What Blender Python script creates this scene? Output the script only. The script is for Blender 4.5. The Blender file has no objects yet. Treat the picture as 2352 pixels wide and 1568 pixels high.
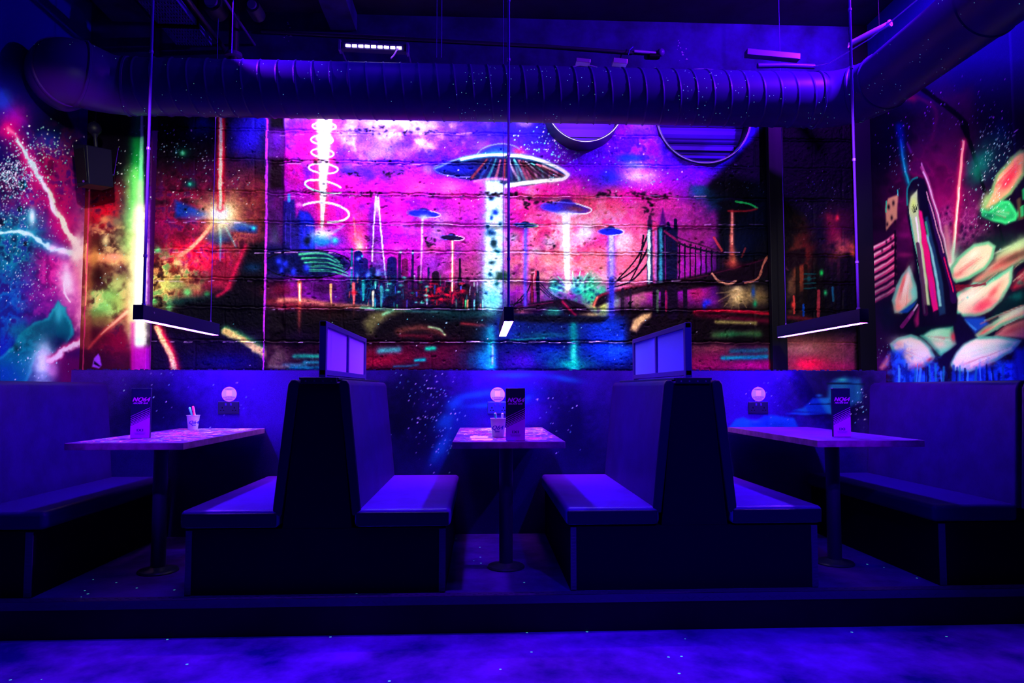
import bpy, bmesh, math, random
from mathutils import Vector, Matrix, Euler
R = math.radians
C = bpy.context.scene.collection
SC = bpy.context.scene
random.seed(4)
# ------------------------------------------------------------------ paint engine
# Spray-paint strokes evaluated per vertex of a densely meshed wall (colour attribute).
# Stroke positions are read off the photograph and refer to the painted wall surface.
import numpy as np

def _vnoise(x, y, seed=0):
    xi = np.floor(x).astype(np.int64); yi = np.floor(y).astype(np.int64)
    fx = x - xi; fy = y - yi
    fx = fx * fx * (3 - 2 * fx); fy = fy * fy * (3 - 2 * fy)
    def h(a, b):
        n = (a * 374761393 + b * 668265263 + seed * 1442695041) & 0x7fffffff
        n = ((n ^ (n >> 13)) * 1274126177) & 0x7fffffff
        return ((n ^ (n >> 16)) & 0xffff) / 65535.0
    a = h(xi, yi); b = h(xi + 1, yi); c = h(xi, yi + 1); d = h(xi + 1, yi + 1)
    return (a * (1 - fx) + b * fx) * (1 - fy) + (c * (1 - fx) + d * fx) * fy

def fbm(x, y, seed=0, octs=4):
    s = 0.0; a = 0.5; t = 0.0
    for k in range(octs):
        s = s + a * _vnoise(x * 2 ** k + 17.3 * k, y * 2 ** k - 9.1 * k, seed + k)
        t += a; a *= 0.55
    return s / t

class Paint:
    def __init__(s, U, V, seed=1):
        s.U = U.ravel().astype(np.float64); s.V = V.ravel().astype(np.float64)
        s.C = np.zeros((s.U.size, 3)); s.seed = seed
        s.n1 = fbm(s.U / 45, s.V / 45, seed, 4) - .5
        s.n2 = fbm(s.U / 11, s.V / 11, seed + 9, 3) - .5
        s.n3 = fbm(s.U / 3.2, s.V / 3.2, seed + 19, 2) - .5
        s.rng = np.random.RandomState(seed); s.warp = 1.2; s.smooth = False
        s.wx = (fbm(s.U / 24, s.V / 24, seed + 31, 3) - .5) * 2.2; s.wy = (fbm(s.U / 24, s.V / 24, seed + 37, 3) - .5) * 2.2
        o = np.argsort(s.V, kind='stable'); s.o = o; s.Vs = s.V[o]
    def _sel(s, x0, x1, y0, y1):
        a = np.searchsorted(s.Vs, y0); b = np.searchsorted(s.Vs, y1)
        i = s.o[a:b]; u = s.U[i]
        return i[(u >= x0) & (u <= x1)]
    def _put(s, i, w, col, mode):
        c = np.array(col, float) / 255.0
        w = np.clip(w, 0, 1)[:, None]
        if mode == 'add': s.C[i] = s.C[i] + c * w
        elif mode == 'mul': s.C[i] = s.C[i] * (1 - w + w * c)
        else: s.C[i] = s.C[i] * (1 - w) + c * w
    def fill(s, x0, x1, y0, y1, col, a=1, soft=0, mode='mix'):
        i = s._sel(x0 - soft, x1 + soft, y0 - soft, y1 + soft)
        u, v = s.U[i], s.V[i]
        if soft: w = np.clip((np.minimum(np.minimum(u - x0, x1 - u), np.minimum(v - y0, y1 - v)) / soft + 1) / 2, 0, 1)
        else: w = np.ones(i.size)
        s._put(i, w * a, col, mode)
    def blob(s, x, y, rx, ry, col, a=1, rot=0, nz=.5, hard=0, mode='mix'):
        R = max(rx, ry) * 2.1
        i = s._sel(x - R, x + R, y - R, y + R)
        if not i.size: return
        du, dv = s.U[i] - x, s.V[i] - y
        t = math.radians(rot); c_, s_ = math.cos(t), math.sin(t)
        a1 = (du * c_ + dv * s_) / rx; b1 = (-du * s_ + dv * c_) / ry
        d = np.sqrt(a1 * a1 + b1 * b1) + nz * (s.n1[i] * 1.6 + s.n2[i] * .7)
        d = np.maximum(d, 0)
        if hard: w = np.clip((1 - d) / (1 - hard + 1e-3) , 0, 1); w = w * w * (3 - 2 * w)
        else: w = np.exp(-1.25 * d * d)
        s._put(i, w * a, col, mode)
    def _dist(s, i, P):
        u, v = s.U[i] + s.wx[i] * s.warp, s.V[i] + s.wy[i] * s.warp
        best = np.full(i.size, 1e9); tt = np.zeros(i.size)
        L = [0.0]
        for a, b in zip(P[:-1], P[1:]): L.append(L[-1] + math.hypot(b[0] - a[0], b[1] - a[1]))
        T = L[-1] or 1
        for k, (a, b) in enumerate(zip(P[:-1], P[1:])):
            dx, dy = b[0] - a[0], b[1] - a[1]; l2 = dx * dx + dy * dy + 1e-9
            t = np.clip(((u - a[0]) * dx + (v - a[1]) * dy) / l2, 0, 1)
            d = np.hypot(u - a[0] - t * dx, v - a[1] - t * dy)
            m = d < best; best[m] = d[m]; tt[m] = (L[k] + t[m] * math.sqrt(l2)) / T
        return best, tt
    def neb(s, x, y, rx, ry, cols, a=1, rot=0, sc=16, seed=0, sharp=1.6, puff=.5):
        R = max(rx, ry) * 2
        i = s._sel(x - R, x + R, y - R, y + R)
        if not i.size: return
        du, dv = s.U[i] - x, s.V[i] - y
        t = math.radians(rot); c_, s_ = math.cos(t), math.sin(t)
        d = np.hypot((du * c_ + dv * s_) / rx, (-du * s_ + dv * c_) / ry)
        n = fbm((s.U[i] + s.wx[i] * 4) / sc, (s.V[i] + s.wy[i] * 4) / sc, seed + 77, 4)
        w = np.clip(1.35 - d + puff * 2.4 * (n - .5), 0, 1) ** 1.3
        q = np.clip((n - .5) * sharp * 1.6 + .5, 0, .9999) * (len(cols) - 1); k = q.astype(int); f = (q - k)[:, None]
        cc = np.array(cols, float) / 255.0
        c = cc[k] * (1 - f) + cc[np.minimum(k + 1, len(cols) - 1)] * f
        w = np.clip(w * a, 0, 1)[:, None]
        s.C[i] = s.C[i] * (1 - w) + c * w
    @staticmethod
    def _sm(P, closed=False, n=5):
        if len(P) < 3: return P
        Q = []; N = len(P)
        for k in range(N if closed else N - 1):
            g = lambda j: P[j % N] if closed else P[min(max(j, 0), N - 1)]
            p0, p1, p2, p3 = g(k - 1), g(k), g(k + 1), g(k + 2)
            for m in range(n):
                t = m / n
                Q.append(tuple(.5 * (2 * p1[c] + (p2[c] - p0[c]) * t + (2 * p0[c] - 5 * p1[c] + 4 * p2[c] - p3[c]) * t * t + (3 * p1[c] - p0[c] - 3 * p2[c] + p3[c]) * t ** 3) for c in (0, 1)))
        if not closed: Q.append(P[-1])
        return Q
    def line(s, P, w0, col, w1=None, a=1, a1=None, soft=.5, nz=0, mode='mix'):
        P = s._sm(P) if len(P) < 12 else P
        w1 = w0 if w1 is None else w1; a1 = a if a1 is None else a1
        m = max(w0, w1) * 1.6 + 3
        xs = [p[0] for p in P]; ys = [p[1] for p in P]
        i = s._sel(min(xs) - m, max(xs) + m, min(ys) - m, max(ys) + m)
        if not i.size: return
        d, t = s._dist(i, P)
        hw = (w0 + (w1 - w0) * t) / 2
        d = d + nz * hw * (s.n2[i] * 2)
        sf = np.maximum(hw * soft, .8)
        w = np.clip((hw + sf * .5 - d) / sf, 0, 1); w = w * w * (3 - 2 * w)
        s._put(i, w * (a + (a1 - a) * t), col, mode)
    def glow(s, P, w0, col, w1=None, a=1, a1=None, nz=.3, mode='mix'):
        P = s._sm(P)
        w1 = w0 if w1 is None else w1; a1 = a if a1 is None else a1
        m = max(w0, w1) * 1.6 + 2
        xs = [p[0] for p in P]; ys = [p[1] for p in P]
        i = s._sel(min(xs) - m, max(xs) + m, min(ys) - m, max(ys) + m)
        if not i.size: return
        d, t = s._dist(i, P)
        h = (w0 + (w1 - w0) * t) / 2
        q = d / h + nz * (s.n1[i] + s.n2[i])
        s._put(i, np.exp(-1.6 * q * q * np.sign(q)) * (a + (a1 - a) * t), col, mode)
    def poly(s, P, col, a=1, soft=2, nz=0, mode='mix', edge=None, ew=3, ea=1, sm=False):
        if sm or s.smooth: P = s._sm(P, True, 4)
        xs = [p[0] for p in P]; ys = [p[1] for p in P]; m = soft + 8 + nz
        i = s._sel(min(xs) - m, max(xs) + m, min(ys) - m, max(ys) + m)
        if not i.size: return
        u, v = s.U[i] + s.wx[i] * s.warp, s.V[i] + s.wy[i] * s.warp
        ins = np.zeros(i.size, bool)
        for (x0, y0), (x1, y1) in zip(P, P[1:] + P[:1]):
            c = (y0 > v) != (y1 > v)
            if y0 != y1: ins ^= c & (u < (x1 - x0) * (v - y0) / (y1 - y0) + x0)
        d, _ = s._dist(i, P + P[:1])
        sd = np.where(ins, d, -d) + nz * (s.n1[i] + s.n2[i])
        w = np.clip(sd / soft * .5 + .5, 0, 1)
        s._put(i, w * a, col, mode)
        if edge is not None:
            s._put(i, np.exp(-(np.abs(sd - ew * .6) / ew) ** 2) * ea, edge, 'mix')
    def ring(s, x, y, rx, ry, wd, col, rot=0, a=1, a0=0, a1=360, mode='mix'):
        n = 40; t = math.radians(rot); P = []
        for k in range(n + 1):
            q = math.radians(a0 + (a1 - a0) * k / n)
            ex, ey = rx * math.cos(q), ry * math.sin(q)
            P.append((x + ex * math.cos(t) - ey * math.sin(t), y + ex * math.sin(t) + ey * math.cos(t)))
        s.line(P, wd, col, a=a, mode=mode)
    def stars(s, x, y, rx, ry, n, cols=((190, 255, 240), (255, 255, 255), (120, 220, 210)), r=(.5, 1.5), rot=0, uni=False):
        t = math.radians(rot)
        for _ in range(n):
            if uni: gx, gy = s.rng.uniform(-1, 1, 2)
            else: gx, gy = s.rng.normal(0, .5, 2)
            px = x + gx * rx * math.cos(t) - gy * ry * math.sin(t); py = y + gx * rx * math.sin(t) + gy * ry * math.cos(t)
            rr = s.rng.uniform(*r) * (1.6 if s.rng.rand() < .06 else 1)
            i = s._sel(px - rr - 1, px + rr + 1, py - rr - 1, py + rr + 1)
            if not i.size: continue
            d = np.hypot(s.U[i] - px, s.V[i] - py)
            w = np.clip((rr + .8 - d) / 1.0, 0, 1) * s.rng.uniform(.45, 1)
            s._put(i, w, cols[s.rng.randint(len(cols))], 'mix')

def ufo(p, x, y, rx, ry, body, rim, dome=None, tilt=3, under=None, seed=0):
    if dome: p.blob(x, y - ry * .9, rx * .36, ry * .8, dome, 1, tilt, 0, hard=.5)
    p.blob(x, y, rx, ry, body, 1, tilt, 0, hard=.75)
    p.ring(x, y, rx * .97, ry * .9, max(1.5, ry * .22), rim, rot=tilt, a=.95, a0=-70, a1=80)
    p.ring(x, y, rx * .97, ry * .9, max(1.2, ry * .15), (110, 120, 255), rot=tilt, a=.8, a0=100, a1=290)
    if under: p.blob(x, y + ry * .55, rx * .45, ry * .45, under, .9, tilt, 0)

# ------------------------------------------------------------------ back wall
def paint_back(U, V):
    p = Paint(U, V, 3); B = p.blob; L = p.line; G = p.glow; Y = p.poly
    p.fill(-9999, 9999, -9999, 9999, (10, 2, 30))
    # upper wall above the picture stays plain navy
    # ---------------- sky between the pillar and the tower bridge
    p.fill(612, 1640, 180, 700, (130, 12, 165), soft=30)
    B(880, 300, 230, 60, (95, 30, 225), .8)
    B(700, 290, 60, 36, (110, 55, 220), .8)
    B(1010, 350, 200, 60, (115, 20, 225), .8)
    B(1150, 300, 140, 40, (20, 14, 190), .95)
    B(1250, 310, 60, 50, (14, 8, 110), .9)
    B(690, 345, 60, 55, (205, 0, 140), .85)
    B(700, 410, 70, 50, (175, 0, 150), .8)
    B(820, 420, 120, 36, (190, 10, 190), .8)
    B(800, 470, 90, 60, (235, 8, 150), .85)
    B(880, 500, 80, 60, (205, 8, 180), .7)
    B(1000, 460, 120, 50, (180, 20, 205), .7)
    B(960, 430, 60, 22, (235, 60, 190), .7)
    B(1000, 560, 100, 60, (160, 12, 170), .8)
    B(1040, 620, 90, 60, (150, 40, 120), .8)
    B(900, 590, 70, 60, (175, 10, 150), .8)
    B(860, 395, 120, 22, (100, 70, 225), .55)
    p.fill(640, 1240, 180, 330, (70, 24, 225), .55, soft=50)
    p.neb(880, 300, 190, 60, [(90, 16, 210), (120, 60, 235), (170, 130, 250), (225, 200, 255)], .85, seed=1, sc=26)
    p.neb(700, 360, 60, 90, [(150, 0, 120), (215, 0, 140), (150, 20, 190)], .6, seed=2)
    p.neb(880, 480, 200, 90, [(130, 6, 150), (215, 10, 165), (235, 40, 180), (170, 30, 205)], .6, seed=3, sc=34)
    p.neb(1040, 560, 90, 120, [(120, 10, 120), (165, 40, 150), (200, 90, 200), (130, 60, 110)], .6, seed=4, sc=22)
    for (x, y, rx, ry, c, a) in [(905, 272, 75, 26, (235, 215, 255), 1), (960, 262, 60, 16, (225, 205, 255), 1), (835, 268, 60, 18, (185, 150, 250), .8),
        (985, 292, 32, 16, (200, 170, 255), .8), (800, 318, 26, 14, (150, 120, 250), .7), (835, 338, 30, 18, (165, 130, 250), .7), (868, 350, 26, 16, (175, 140, 250), .7),
        (930, 345, 34, 16, (165, 125, 240), .6), (900, 325, 30, 14, (150, 110, 250), .6), (690, 268, 18, 12, (120, 100, 255), .6), (665, 332, 16, 14, (135, 90, 250), .5),
        (1040, 275, 40, 14, (130, 110, 255), .5), (760, 300, 20, 12, (170, 110, 240), .5), (1000, 320, 30, 14, (140, 90, 235), .5)]:
        B(x, y, rx, ry, c, a, nz=.9)
    rp = np.random.RandomState(77)
    for k in range(46):       # lavender and blue puffs high up
        x, y = rp.uniform(655, 1230), rp.uniform(262, 400); c = [(150, 120, 250), (60, 30, 230), (190, 160, 255), (30, 20, 200), (120, 40, 225)][rp.randint(5)]
        B(x, y, rp.uniform(10, 30), rp.uniform(7, 16), c, rp.uniform(.25, .65), nz=1.2)
    for k in range(50):       # pinks, mauves and pale patches lower down
        x, y = rp.uniform(780, 1240), rp.uniform(400, 620); c = [(255, 60, 170), (120, 10, 150), (200, 150, 225), (150, 20, 200), (235, 100, 150), (110, 20, 110), (80, 40, 200)][rp.randint(7)]
        B(x, y, rp.uniform(10, 28), rp.uniform(8, 20), c, rp.uniform(.2, .55), nz=1.2)
    B(1035, 432, 34, 22, (255, 120, 170), .9); B(962, 432, 22, 14, (250, 100, 160), .7)
    B(1080, 460, 60, 40, (235, 60, 150), .6); B(1085, 520, 60, 40, (190, 70, 190), .5)
    B(1010, 500, 26, 18, (215, 160, 240), .7); B(1002, 535, 20, 22, (170, 190, 215), .45)
    B(1080, 560, 50, 50, (170, 50, 140), .7); B(1075, 625, 50, 40, (150, 70, 110), .7)
    # right half of the sky
    B(1360, 540, 190, 130, (225, 60, 130), .95, nz=.8)
    B(1240, 420, 60, 30, (245, 60, 150), .8); B(1320, 430, 50, 30, (225, 20, 190), .8)
    B(1190, 470, 70, 40, (225, 20, 150), .7)
    B(1400, 410, 50, 36, (80, 40, 230), .8); B(1360, 390, 80, 30, (120, 10, 210), .8)
    B(1330, 350, 130, 28, (95, 8, 190), .8); B(1530, 370, 110, 60, (90, 14, 215), .85)
    B(1450, 445, 60, 20, (240, 14, 150), .95); B(1510, 430, 70, 26, (205, 20, 190), .8)
    B(1410, 480, 60, 26, (255, 120, 130), .85); B(1440, 500, 60, 30, (245, 90, 140), .7)
    B(1350, 470, 30, 20, (225, 110, 120), .7)
    B(1250, 520, 50, 40, (220, 60, 110), .7); B(1210, 560, 60, 40, (195, 80, 110), .8)
    p.neb(1330, 560, 170, 110, [(150, 30, 90), (215, 50, 110), (240, 110, 130), (250, 190, 180), (225, 150, 170)], .75, seed=5, sc=26, sharp=2)
    p.neb(1230, 620, 90, 60, [(90, 40, 70), (160, 90, 110), (200, 140, 130)], .7, seed=6, sc=14)
    p.neb(1460, 590, 60, 90, [(150, 40, 100), (225, 110, 140), (235, 160, 170)], .7, seed=7, sc=18)
    p.neb(1480, 330, 80, 60, [(60, 10, 170), (110, 40, 220), (170, 90, 230), (150, 20, 190)], .8, seed=8, sc=18, sharp=2.4)
    p.neb(1590, 500, 70, 70, [(60, 14, 80), (130, 30, 110), (190, 70, 150), (100, 40, 120)], .7, seed=9, sc=12, sharp=2.4)
    for k in range(60):
        x, y = rp.uniform(1180, 1560), rp.uniform(430, 660); c = [(255, 190, 180), (240, 50, 120), (130, 40, 90), (255, 230, 220), (190, 20, 130), (160, 90, 110), (170, 200, 190), (255, 120, 140)][rp.randint(8)]
        B(x, y, rp.uniform(8, 26), rp.uniform(6, 18), c, rp.uniform(.2, .6), nz=1.2)
    B(1345, 535, 28, 26, (205, 225, 225), .85); B(1432, 560, 30, 28, (255, 225, 215), .9); B(1420, 520, 30, 20, (245, 150, 190), .7)
    B(1260, 555, 22, 16, (130, 220, 200), .5); B(1180, 545, 14, 14, (110, 200, 190), .5); B(1230, 575, 18, 12, (90, 190, 180), .4)
    B(1270, 605, 60, 26, (235, 140, 130), .9, nz=.9); B(1370, 600, 70, 30, (240, 120, 130), .85, nz=.9); B(1240, 640, 60, 24, (175, 120, 120), .8, nz=.9)
    B(1480, 600, 40, 60, (215, 100, 130), .8); B(1440, 640, 60, 40, (225, 130, 140), .7)
    B(1560, 490, 60, 36, (195, 60, 150), .85); B(1620, 530, 40, 60, (120, 30, 110), .85); B(1530, 470, 50, 30, (240, 70, 150), .6)
    B(1590, 560, 60, 60, (150, 40, 110), .7)
    B(1465, 404, 46, 22, (255, 250, 255), 1, nz=.6); B(1460, 380, 30, 10, (180, 240, 255), .8); B(1450, 362, 36, 8, (20, 110, 170), .8); B(1402, 405, 26, 22, (20, 70, 200), .6)
    B(1480, 300, 50, 36, (120, 50, 225), .8); B(1470, 282, 30, 16, (190, 120, 230), .8); B(1440, 275, 14, 8, (255, 150, 170), .6)
    B(1650, 320, 120, 60, (50, 14, 190), .8)
    B(1700, 340, 60, 60, (70, 14, 225), .9, nz=.3); p.fill(1560, 1770, 180, 300, (80, 20, 235), .8, soft=20)  # violet light on this stretch of wall painted in as colour
    Y([(1772, 272), (1860, 272), (1860, 800), (1650, 700), (1650, 480), (1612, 440)], (5, 2, 16), .96, soft=7)  # cast shadow beyond a diagonal edge, painted dark into the mural
    B(1600, 440, 26, 20, (20, 110, 130), .8, nz=1.2); B(1640, 470, 30, 20, (10, 60, 90), .7, nz=1.2)
    p.stars(1290, 350, 80, 60, 90); p.stars(1340, 340, 120, 50, 60); p.stars(1480, 420, 120, 50, 40)
    p.stars(1240, 330, 60, 40, 50)
    # ---------------- dark far right of the wall
    p.fill(1790, 2100, 180, 860, (6, 2, 20), .95, soft=20)
    p.fill(1740, 1800, 300, 860, (6, 2, 20), .9, soft=20)
    B(1705, 560, 50, 60, (8, 30, 70), .7); B(1750, 470, 30, 60, (6, 30, 70), .6)
    B(1835, 600, 22, 90, (150, 74, 48), .8, nz=1.2); B(1815, 655, 14, 40, (150, 110, 80), .6, nz=1.2); B(1850, 560, 30, 50, (90, 14, 40), .7, nz=1.2)
    B(1912, 530, 26, 60, (120, 10, 50), .8, nz=1.2); B(1935, 575, 28, 30, (200, 110, 80), .85, nz=1.2); B(1958, 580, 18, 16, (235, 110, 60), .7, nz=1.2)
    B(1905, 500, 12, 16, (190, 30, 60), .6); B(1940, 500, 30, 50, (80, 6, 44), .7); B(1925, 610, 40, 40, (80, 24, 40), .6, nz=1)
    for x in (1832, 1850, 1876, 1890, 1902, 1918, 1934, 1950):
        L([(x, 560 + (x * 7) % 60), (x, 715)], 9, (10, 4, 14), a=.75)
    for (x, y, c) in [(1887, 626, (30, 190, 90)), (1896, 672, (40, 150, 90)), (1858, 640, (10, 80, 90)), (1923, 500, (220, 40, 60)), (1822, 700, (200, 60, 60))]:
        B(x, y, 5, 8, c, 1, nz=.3)
    for k in range(4): L([(1846, 630 + 11 * k), (1874, 628 + 11 * k)], 3, (16, 70, 80), a=.8)
    L([(1845, 700), (1846, 725)], 5, (10, 60, 140)); L([(1880, 668), (1880, 725)], 7, (150, 50, 70), a=.8); L([(1823, 680), (1825, 720)], 4, (190, 70, 70), a=.8)
    L([(1912, 660), (1914, 690)], 5, (20, 90, 100), a=.8); G([(1800, 728), (1870, 733)], 12, (110, 20, 50), a=.7)
    p.fill(1800, 2100, 180, 470, (2, 1, 6), .85, soft=60); p.stars(1880, 440, 90, 60, 60, cols=((90, 120, 150), (120, 120, 130)), r=(.3, .8)); p.stars(1700, 420, 50, 60, 30, cols=((90, 130, 150), (130, 130, 140)), r=(.3, .8))  # unlit upper stretch darkened in the paint colour
    # ---------------- left brick bay (345..610)
    p.fill(300, 611, 180, 870, (12, 2, 26))
    B(440, 470, 130, 90, (95, 4, 60), .9); B(560, 500, 60, 90, (110, 24, 60), .8); B(410, 560, 70, 60, (150, 8, 60), .8)
    B(570, 320, 50, 60, (52, 22, 205), .9); B(600, 270, 40, 30, (40, 20, 220), .7); B(468, 285, 34, 34, (14, 18, 150), .8, nz=.8)
    B(500, 400, 60, 40, (70, 6, 80), .7); B(540, 420, 50, 30, (120, 30, 110), .6)
    B(445, 595, 55, 34, (225, 0, 70), .95, nz=.7); B(370, 520, 30, 30, (150, 0, 110), .7); B(480, 590, 40, 20, (120, 14, 130), .7)
    B(540, 610, 60, 50, (130, 16, 60), .9); B(500, 650, 60, 26, (150, 24, 70), .9); B(590, 450, 30, 60, (150, 40, 60), .7)
    p.neb(450, 480, 110, 90, [(30, 2, 40), (120, 6, 66), (170, 20, 90), (90, 10, 100)], .7, seed=11)
    p.neb(545, 500, 70, 110, [(60, 10, 40), (130, 50, 50), (160, 100, 80), (110, 30, 70)], .75, seed=12)
    p.neb(450, 590, 80, 40, [(110, 0, 70), (235, 0, 70), (255, 60, 90), (150, 10, 120)], .8, seed=13)
    p.neb(390, 650, 70, 70, [(50, 24, 24), (130, 90, 50), (180, 150, 90), (225, 215, 140), (120, 170, 100)], 1, seed=14, sc=12, sharp=2.4)
    B(385, 660, 60, 60, (135, 95, 62), .25, nz=1.0); B(440, 670, 50, 26, (135, 60, 60), .8, nz=1.0)
    for (x, y, rx, ry, c) in [(413, 603, 9, 8, (240, 200, 140)), (421, 625, 8, 8, (225, 210, 150)), (365, 575, 9, 9, (110, 235, 150)), (380, 655, 16, 20, (205, 205, 120)), (432, 672, 10, 10, (110, 220, 130)),
        (395, 640, 10, 10, (190, 160, 110)), (360, 622, 12, 10, (190, 120, 80)), (352, 690, 14, 10, (110, 220, 130)), (390, 705, 9, 16, (120, 230, 140)), (455, 660, 14, 10, (160, 130, 90)),
        (355, 600, 8, 8, (160, 60, 60)), (412, 655, 20, 12, (150, 170, 100)), (400, 620, 14, 10, (120, 50, 40)), (478, 676, 10, 8, (40, 130, 80)), (435, 640, 20, 10, (190, 120, 80))]:
        B(x, y, rx, ry, c, .85, nz=.8)
    B(440, 695, 60, 12, (6, 60, 60), .9, nz=.8); B(500, 685, 40, 8, (4, 50, 50), .8)
    Y([(611, 560), (578, 560), (560, 600), (530, 665), (500, 684), (430, 692), (400, 708), (400, 735), (611, 790)], (6, 2, 24), .95, soft=8, nz=10)
    G([(566, 565), (548, 605), (530, 650), (520, 668), (500, 680)], 12, (190, 20, 80), a=.75); B(585, 615, 24, 12, (4, 56, 90), .8)
    L([(345, 715), (400, 735), (440, 750)], 24, (60, 14, 44), a=.7); B(372, 735, 30, 30, (70, 30, 40), .8, nz=1)
    p.fill(345, 608, 760, 860, (26, 2, 62), .85, soft=16); B(520, 830, 90, 20, (16, 4, 110), .6)
    G([(366, 752), (384, 785), (398, 815), (406, 850)], 22, (215, 20, 80), 26); L([(362, 752), (378, 785), (394, 815), (402, 850)], 11, (235, 190, 150), 13, soft=1.2, nz=.6)
    G([(520, 758), (570, 782), (640, 826)], 24, (60, 150, 90), 34); L([(520, 761), (570, 787), (640, 832)], 14, (225, 200, 130), 20, soft=1.3, nz=.6)
    # star burst
    for (P, w0, w1, c, a) in [([(508, 493), (420, 445)], 34, 12, (170, 130, 110), .7), ([(508, 493), (560, 425)], 40, 14, (150, 100, 90), .7), ([(508, 493), (605, 470)], 34, 20, (150, 90, 80), .6),
        ([(508, 493), (470, 430)], 20, 8, (130, 110, 110), .6), ([(508, 493), (606, 500)], 40, 26, (135, 70, 60), .7)]:
        G([P[0], P[1]], w0, c, w1, a=a, a1=.15)
    Y([(405, 462), (405, 500), (430, 502), (485, 500), (488, 492)], (0, 66, 180), .9, soft=5); Y([(508, 500), (592, 520), (590, 535), (530, 530)], (0, 62, 160), .9, soft=5)
    B(440, 504, 20, 12, (120, 40, 150), .7); Y([(500, 510), (470, 548), (500, 562), (530, 555), (520, 515)], (0, 50, 110), .7, soft=6)
    for (P, c) in [([(508, 500), (508, 600)], (90, 200, 200)), ([(508, 500), (545, 570)], (80, 190, 190)), ([(510, 500), (590, 525)], (70, 160, 210)), ([(500, 490), (432, 512)], (110, 100, 190))]:
        G(P, 14, c, 4, a=.9, a1=.4)
    L([(508, 493), (463, 548), (438, 572), (414, 588)], 7, (250, 215, 170), 9, soft=1.3); G([(508, 493), (463, 548), (414, 588)], 22, (215, 60, 70), 22, a=.45)
    B(508, 493, 60, 54, (215, 150, 110), .6); B(508, 493, 40, 38, (250, 225, 150), .9); B(508, 490, 26, 24, (255, 255, 225), 1, nz=.3); B(508, 490, 18, 16, (255, 255, 245), 1, nz=.1)
    B(428, 482, 3, 3, (0, 0, 10), 1, nz=0); B(468, 481, 3, 3, (0, 0, 10), 1, nz=0); B(584, 525, 5, 5, (60, 230, 220), 1, nz=0)
    G([(511, 180), (510, 300), (508, 480)], 24, (255, 16, 60), 20); L([(510, 180), (509, 300), (508, 480)], 7, (255, 215, 190), 8, soft=1, nz=.4)
    B(422, 353, 22, 16, (0, 90, 60), .9); B(422, 353, 6, 6, (120, 255, 170), 1, nz=0); B(440, 424, 14, 10, (0, 110, 100), .8); B(438, 424, 4, 4, (90, 255, 210), 1, nz=0)
    p.stars(450, 420, 120, 110, 120, r=(.4, 1.1)); p.stars(400, 320, 60, 60, 50, r=(.4, 1.0))
    # ---------------- recessed strip (610..652)
    p.fill(612, 652, 180, 860, (66, 10, 96), .8, soft=2)
    p.fill(620, 650, 180, 292, (6, 2, 22), .9, soft=5); B(634, 320, 14, 22, (105, 30, 180), .9); p.fill(618, 648, 362, 432, (24, 0, 20), .9, soft=6)
    B(634, 460, 12, 22, (100, 14, 110), .8); B(630, 540, 14, 34, (66, 80, 100), .7); B(632, 600, 12, 20, (10, 10, 70), .9)
    p.fill(612, 650, 640, 860, (40, 4, 36), .7, soft=8)
    # ---------------- laser beam with rings
    G([(746, 180), (745, 300), (742, 400), (741, 470), (740, 525)], 110, (255, 60, 110), 24, a=.9, a1=.5)
    G([(746, 180), (745, 300), (742, 400), (741, 470), (740, 525)], 62, (255, 170, 120), 14, a=.95, a1=.6)
    L([(746, 180), (745, 300), (742, 400), (741, 470), (740, 520)], 44, (255, 255, 250), 5, soft=.9, nz=.3)
    for (x, y, rx, ry, r) in [(746, 262, 27, 8, 3), (745, 290, 27, 9, 3), (740, 321, 25, 10, 4), (741, 352, 26, 10, 6), (743, 387, 33, 11, 5)]:
        p.ring(x, y, rx, ry, 5, (255, 190, 235), r, a=.5); p.ring(x, y, rx, ry, 3, (235, 255, 250), r)
    p.ring(744, 429, 44, 13, 4, (190, 255, 240), 12, a0=20, a1=330); p.ring(745, 487, 57, 22, 5, (225, 235, 255), 6, a0=-150, a1=80)
    G([(790, 518), (756, 540)], 9, (170, 160, 220), a=.7)
    B(688, 470, 10, 6, (255, 160, 240), .8)
    # ---------------- buildings at the left of the skyline
    Y([(650, 462), (676, 458), (680, 500), (690, 484), (712, 492), (722, 520), (722, 575), (648, 578)], (30, 22, 120), .93, soft=3)
    Y([(688, 484), (706, 486), (720, 504), (722, 572), (690, 574)], (26, 40, 190), .9, soft=4); L([(664, 448), (664, 462)], 6, (70, 150, 255), soft=1)
    for x in (656, 668, 699, 712): L([(x, 490), (x, 570)], 3, (84, 50, 190), a=.5)
    B(742, 540, 24, 18, (225, 225, 255), 1, nz=.7); B(748, 556, 34, 14, (20, 140, 200), .9, nz=.9); B(770, 552, 8, 8, (60, 220, 210), .9); B(706, 553, 8, 10, (0, 10, 40), .9)
    # explosion
    B(822, 545, 22, 48, (240, 70, 150), .85); B(826, 560, 14, 30, (255, 140, 140), .9, nz=.8); B(826, 572, 12, 14, (255, 220, 170), 1, nz=.8); L([(812, 500), (818, 560)], 4, (255, 130, 140), a=.7)
    # shard
    Y([(862, 455), (869, 455), (888, 645), (850, 645), (852, 560)], (110, 20, 150), .6, soft=2); Y([(866, 560), (884, 640), (858, 640)], (150, 120, 200), .4, soft=8)
    Y([(846, 480), (860, 470), (856, 560), (845, 600)], (90, 20, 150), .6, soft=4)
    L([(863, 452), (858, 520), (855, 600)], 4, (225, 200, 255), 2.5); L([(868, 452), (874, 520), (886, 640)], 4, (215, 200, 255), 3); B(866, 470, 6, 24, (245, 235, 255), .9, nz=.2)
    for k in range(6): L([(856, 560 + 14 * k), (882, 556 + 14 * k)], 1.5, (150, 90, 190), a=.5)
    # stadium
    p.fill(612, 660, 560, 640, (8, 8, 70), .8, soft=8)
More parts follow.
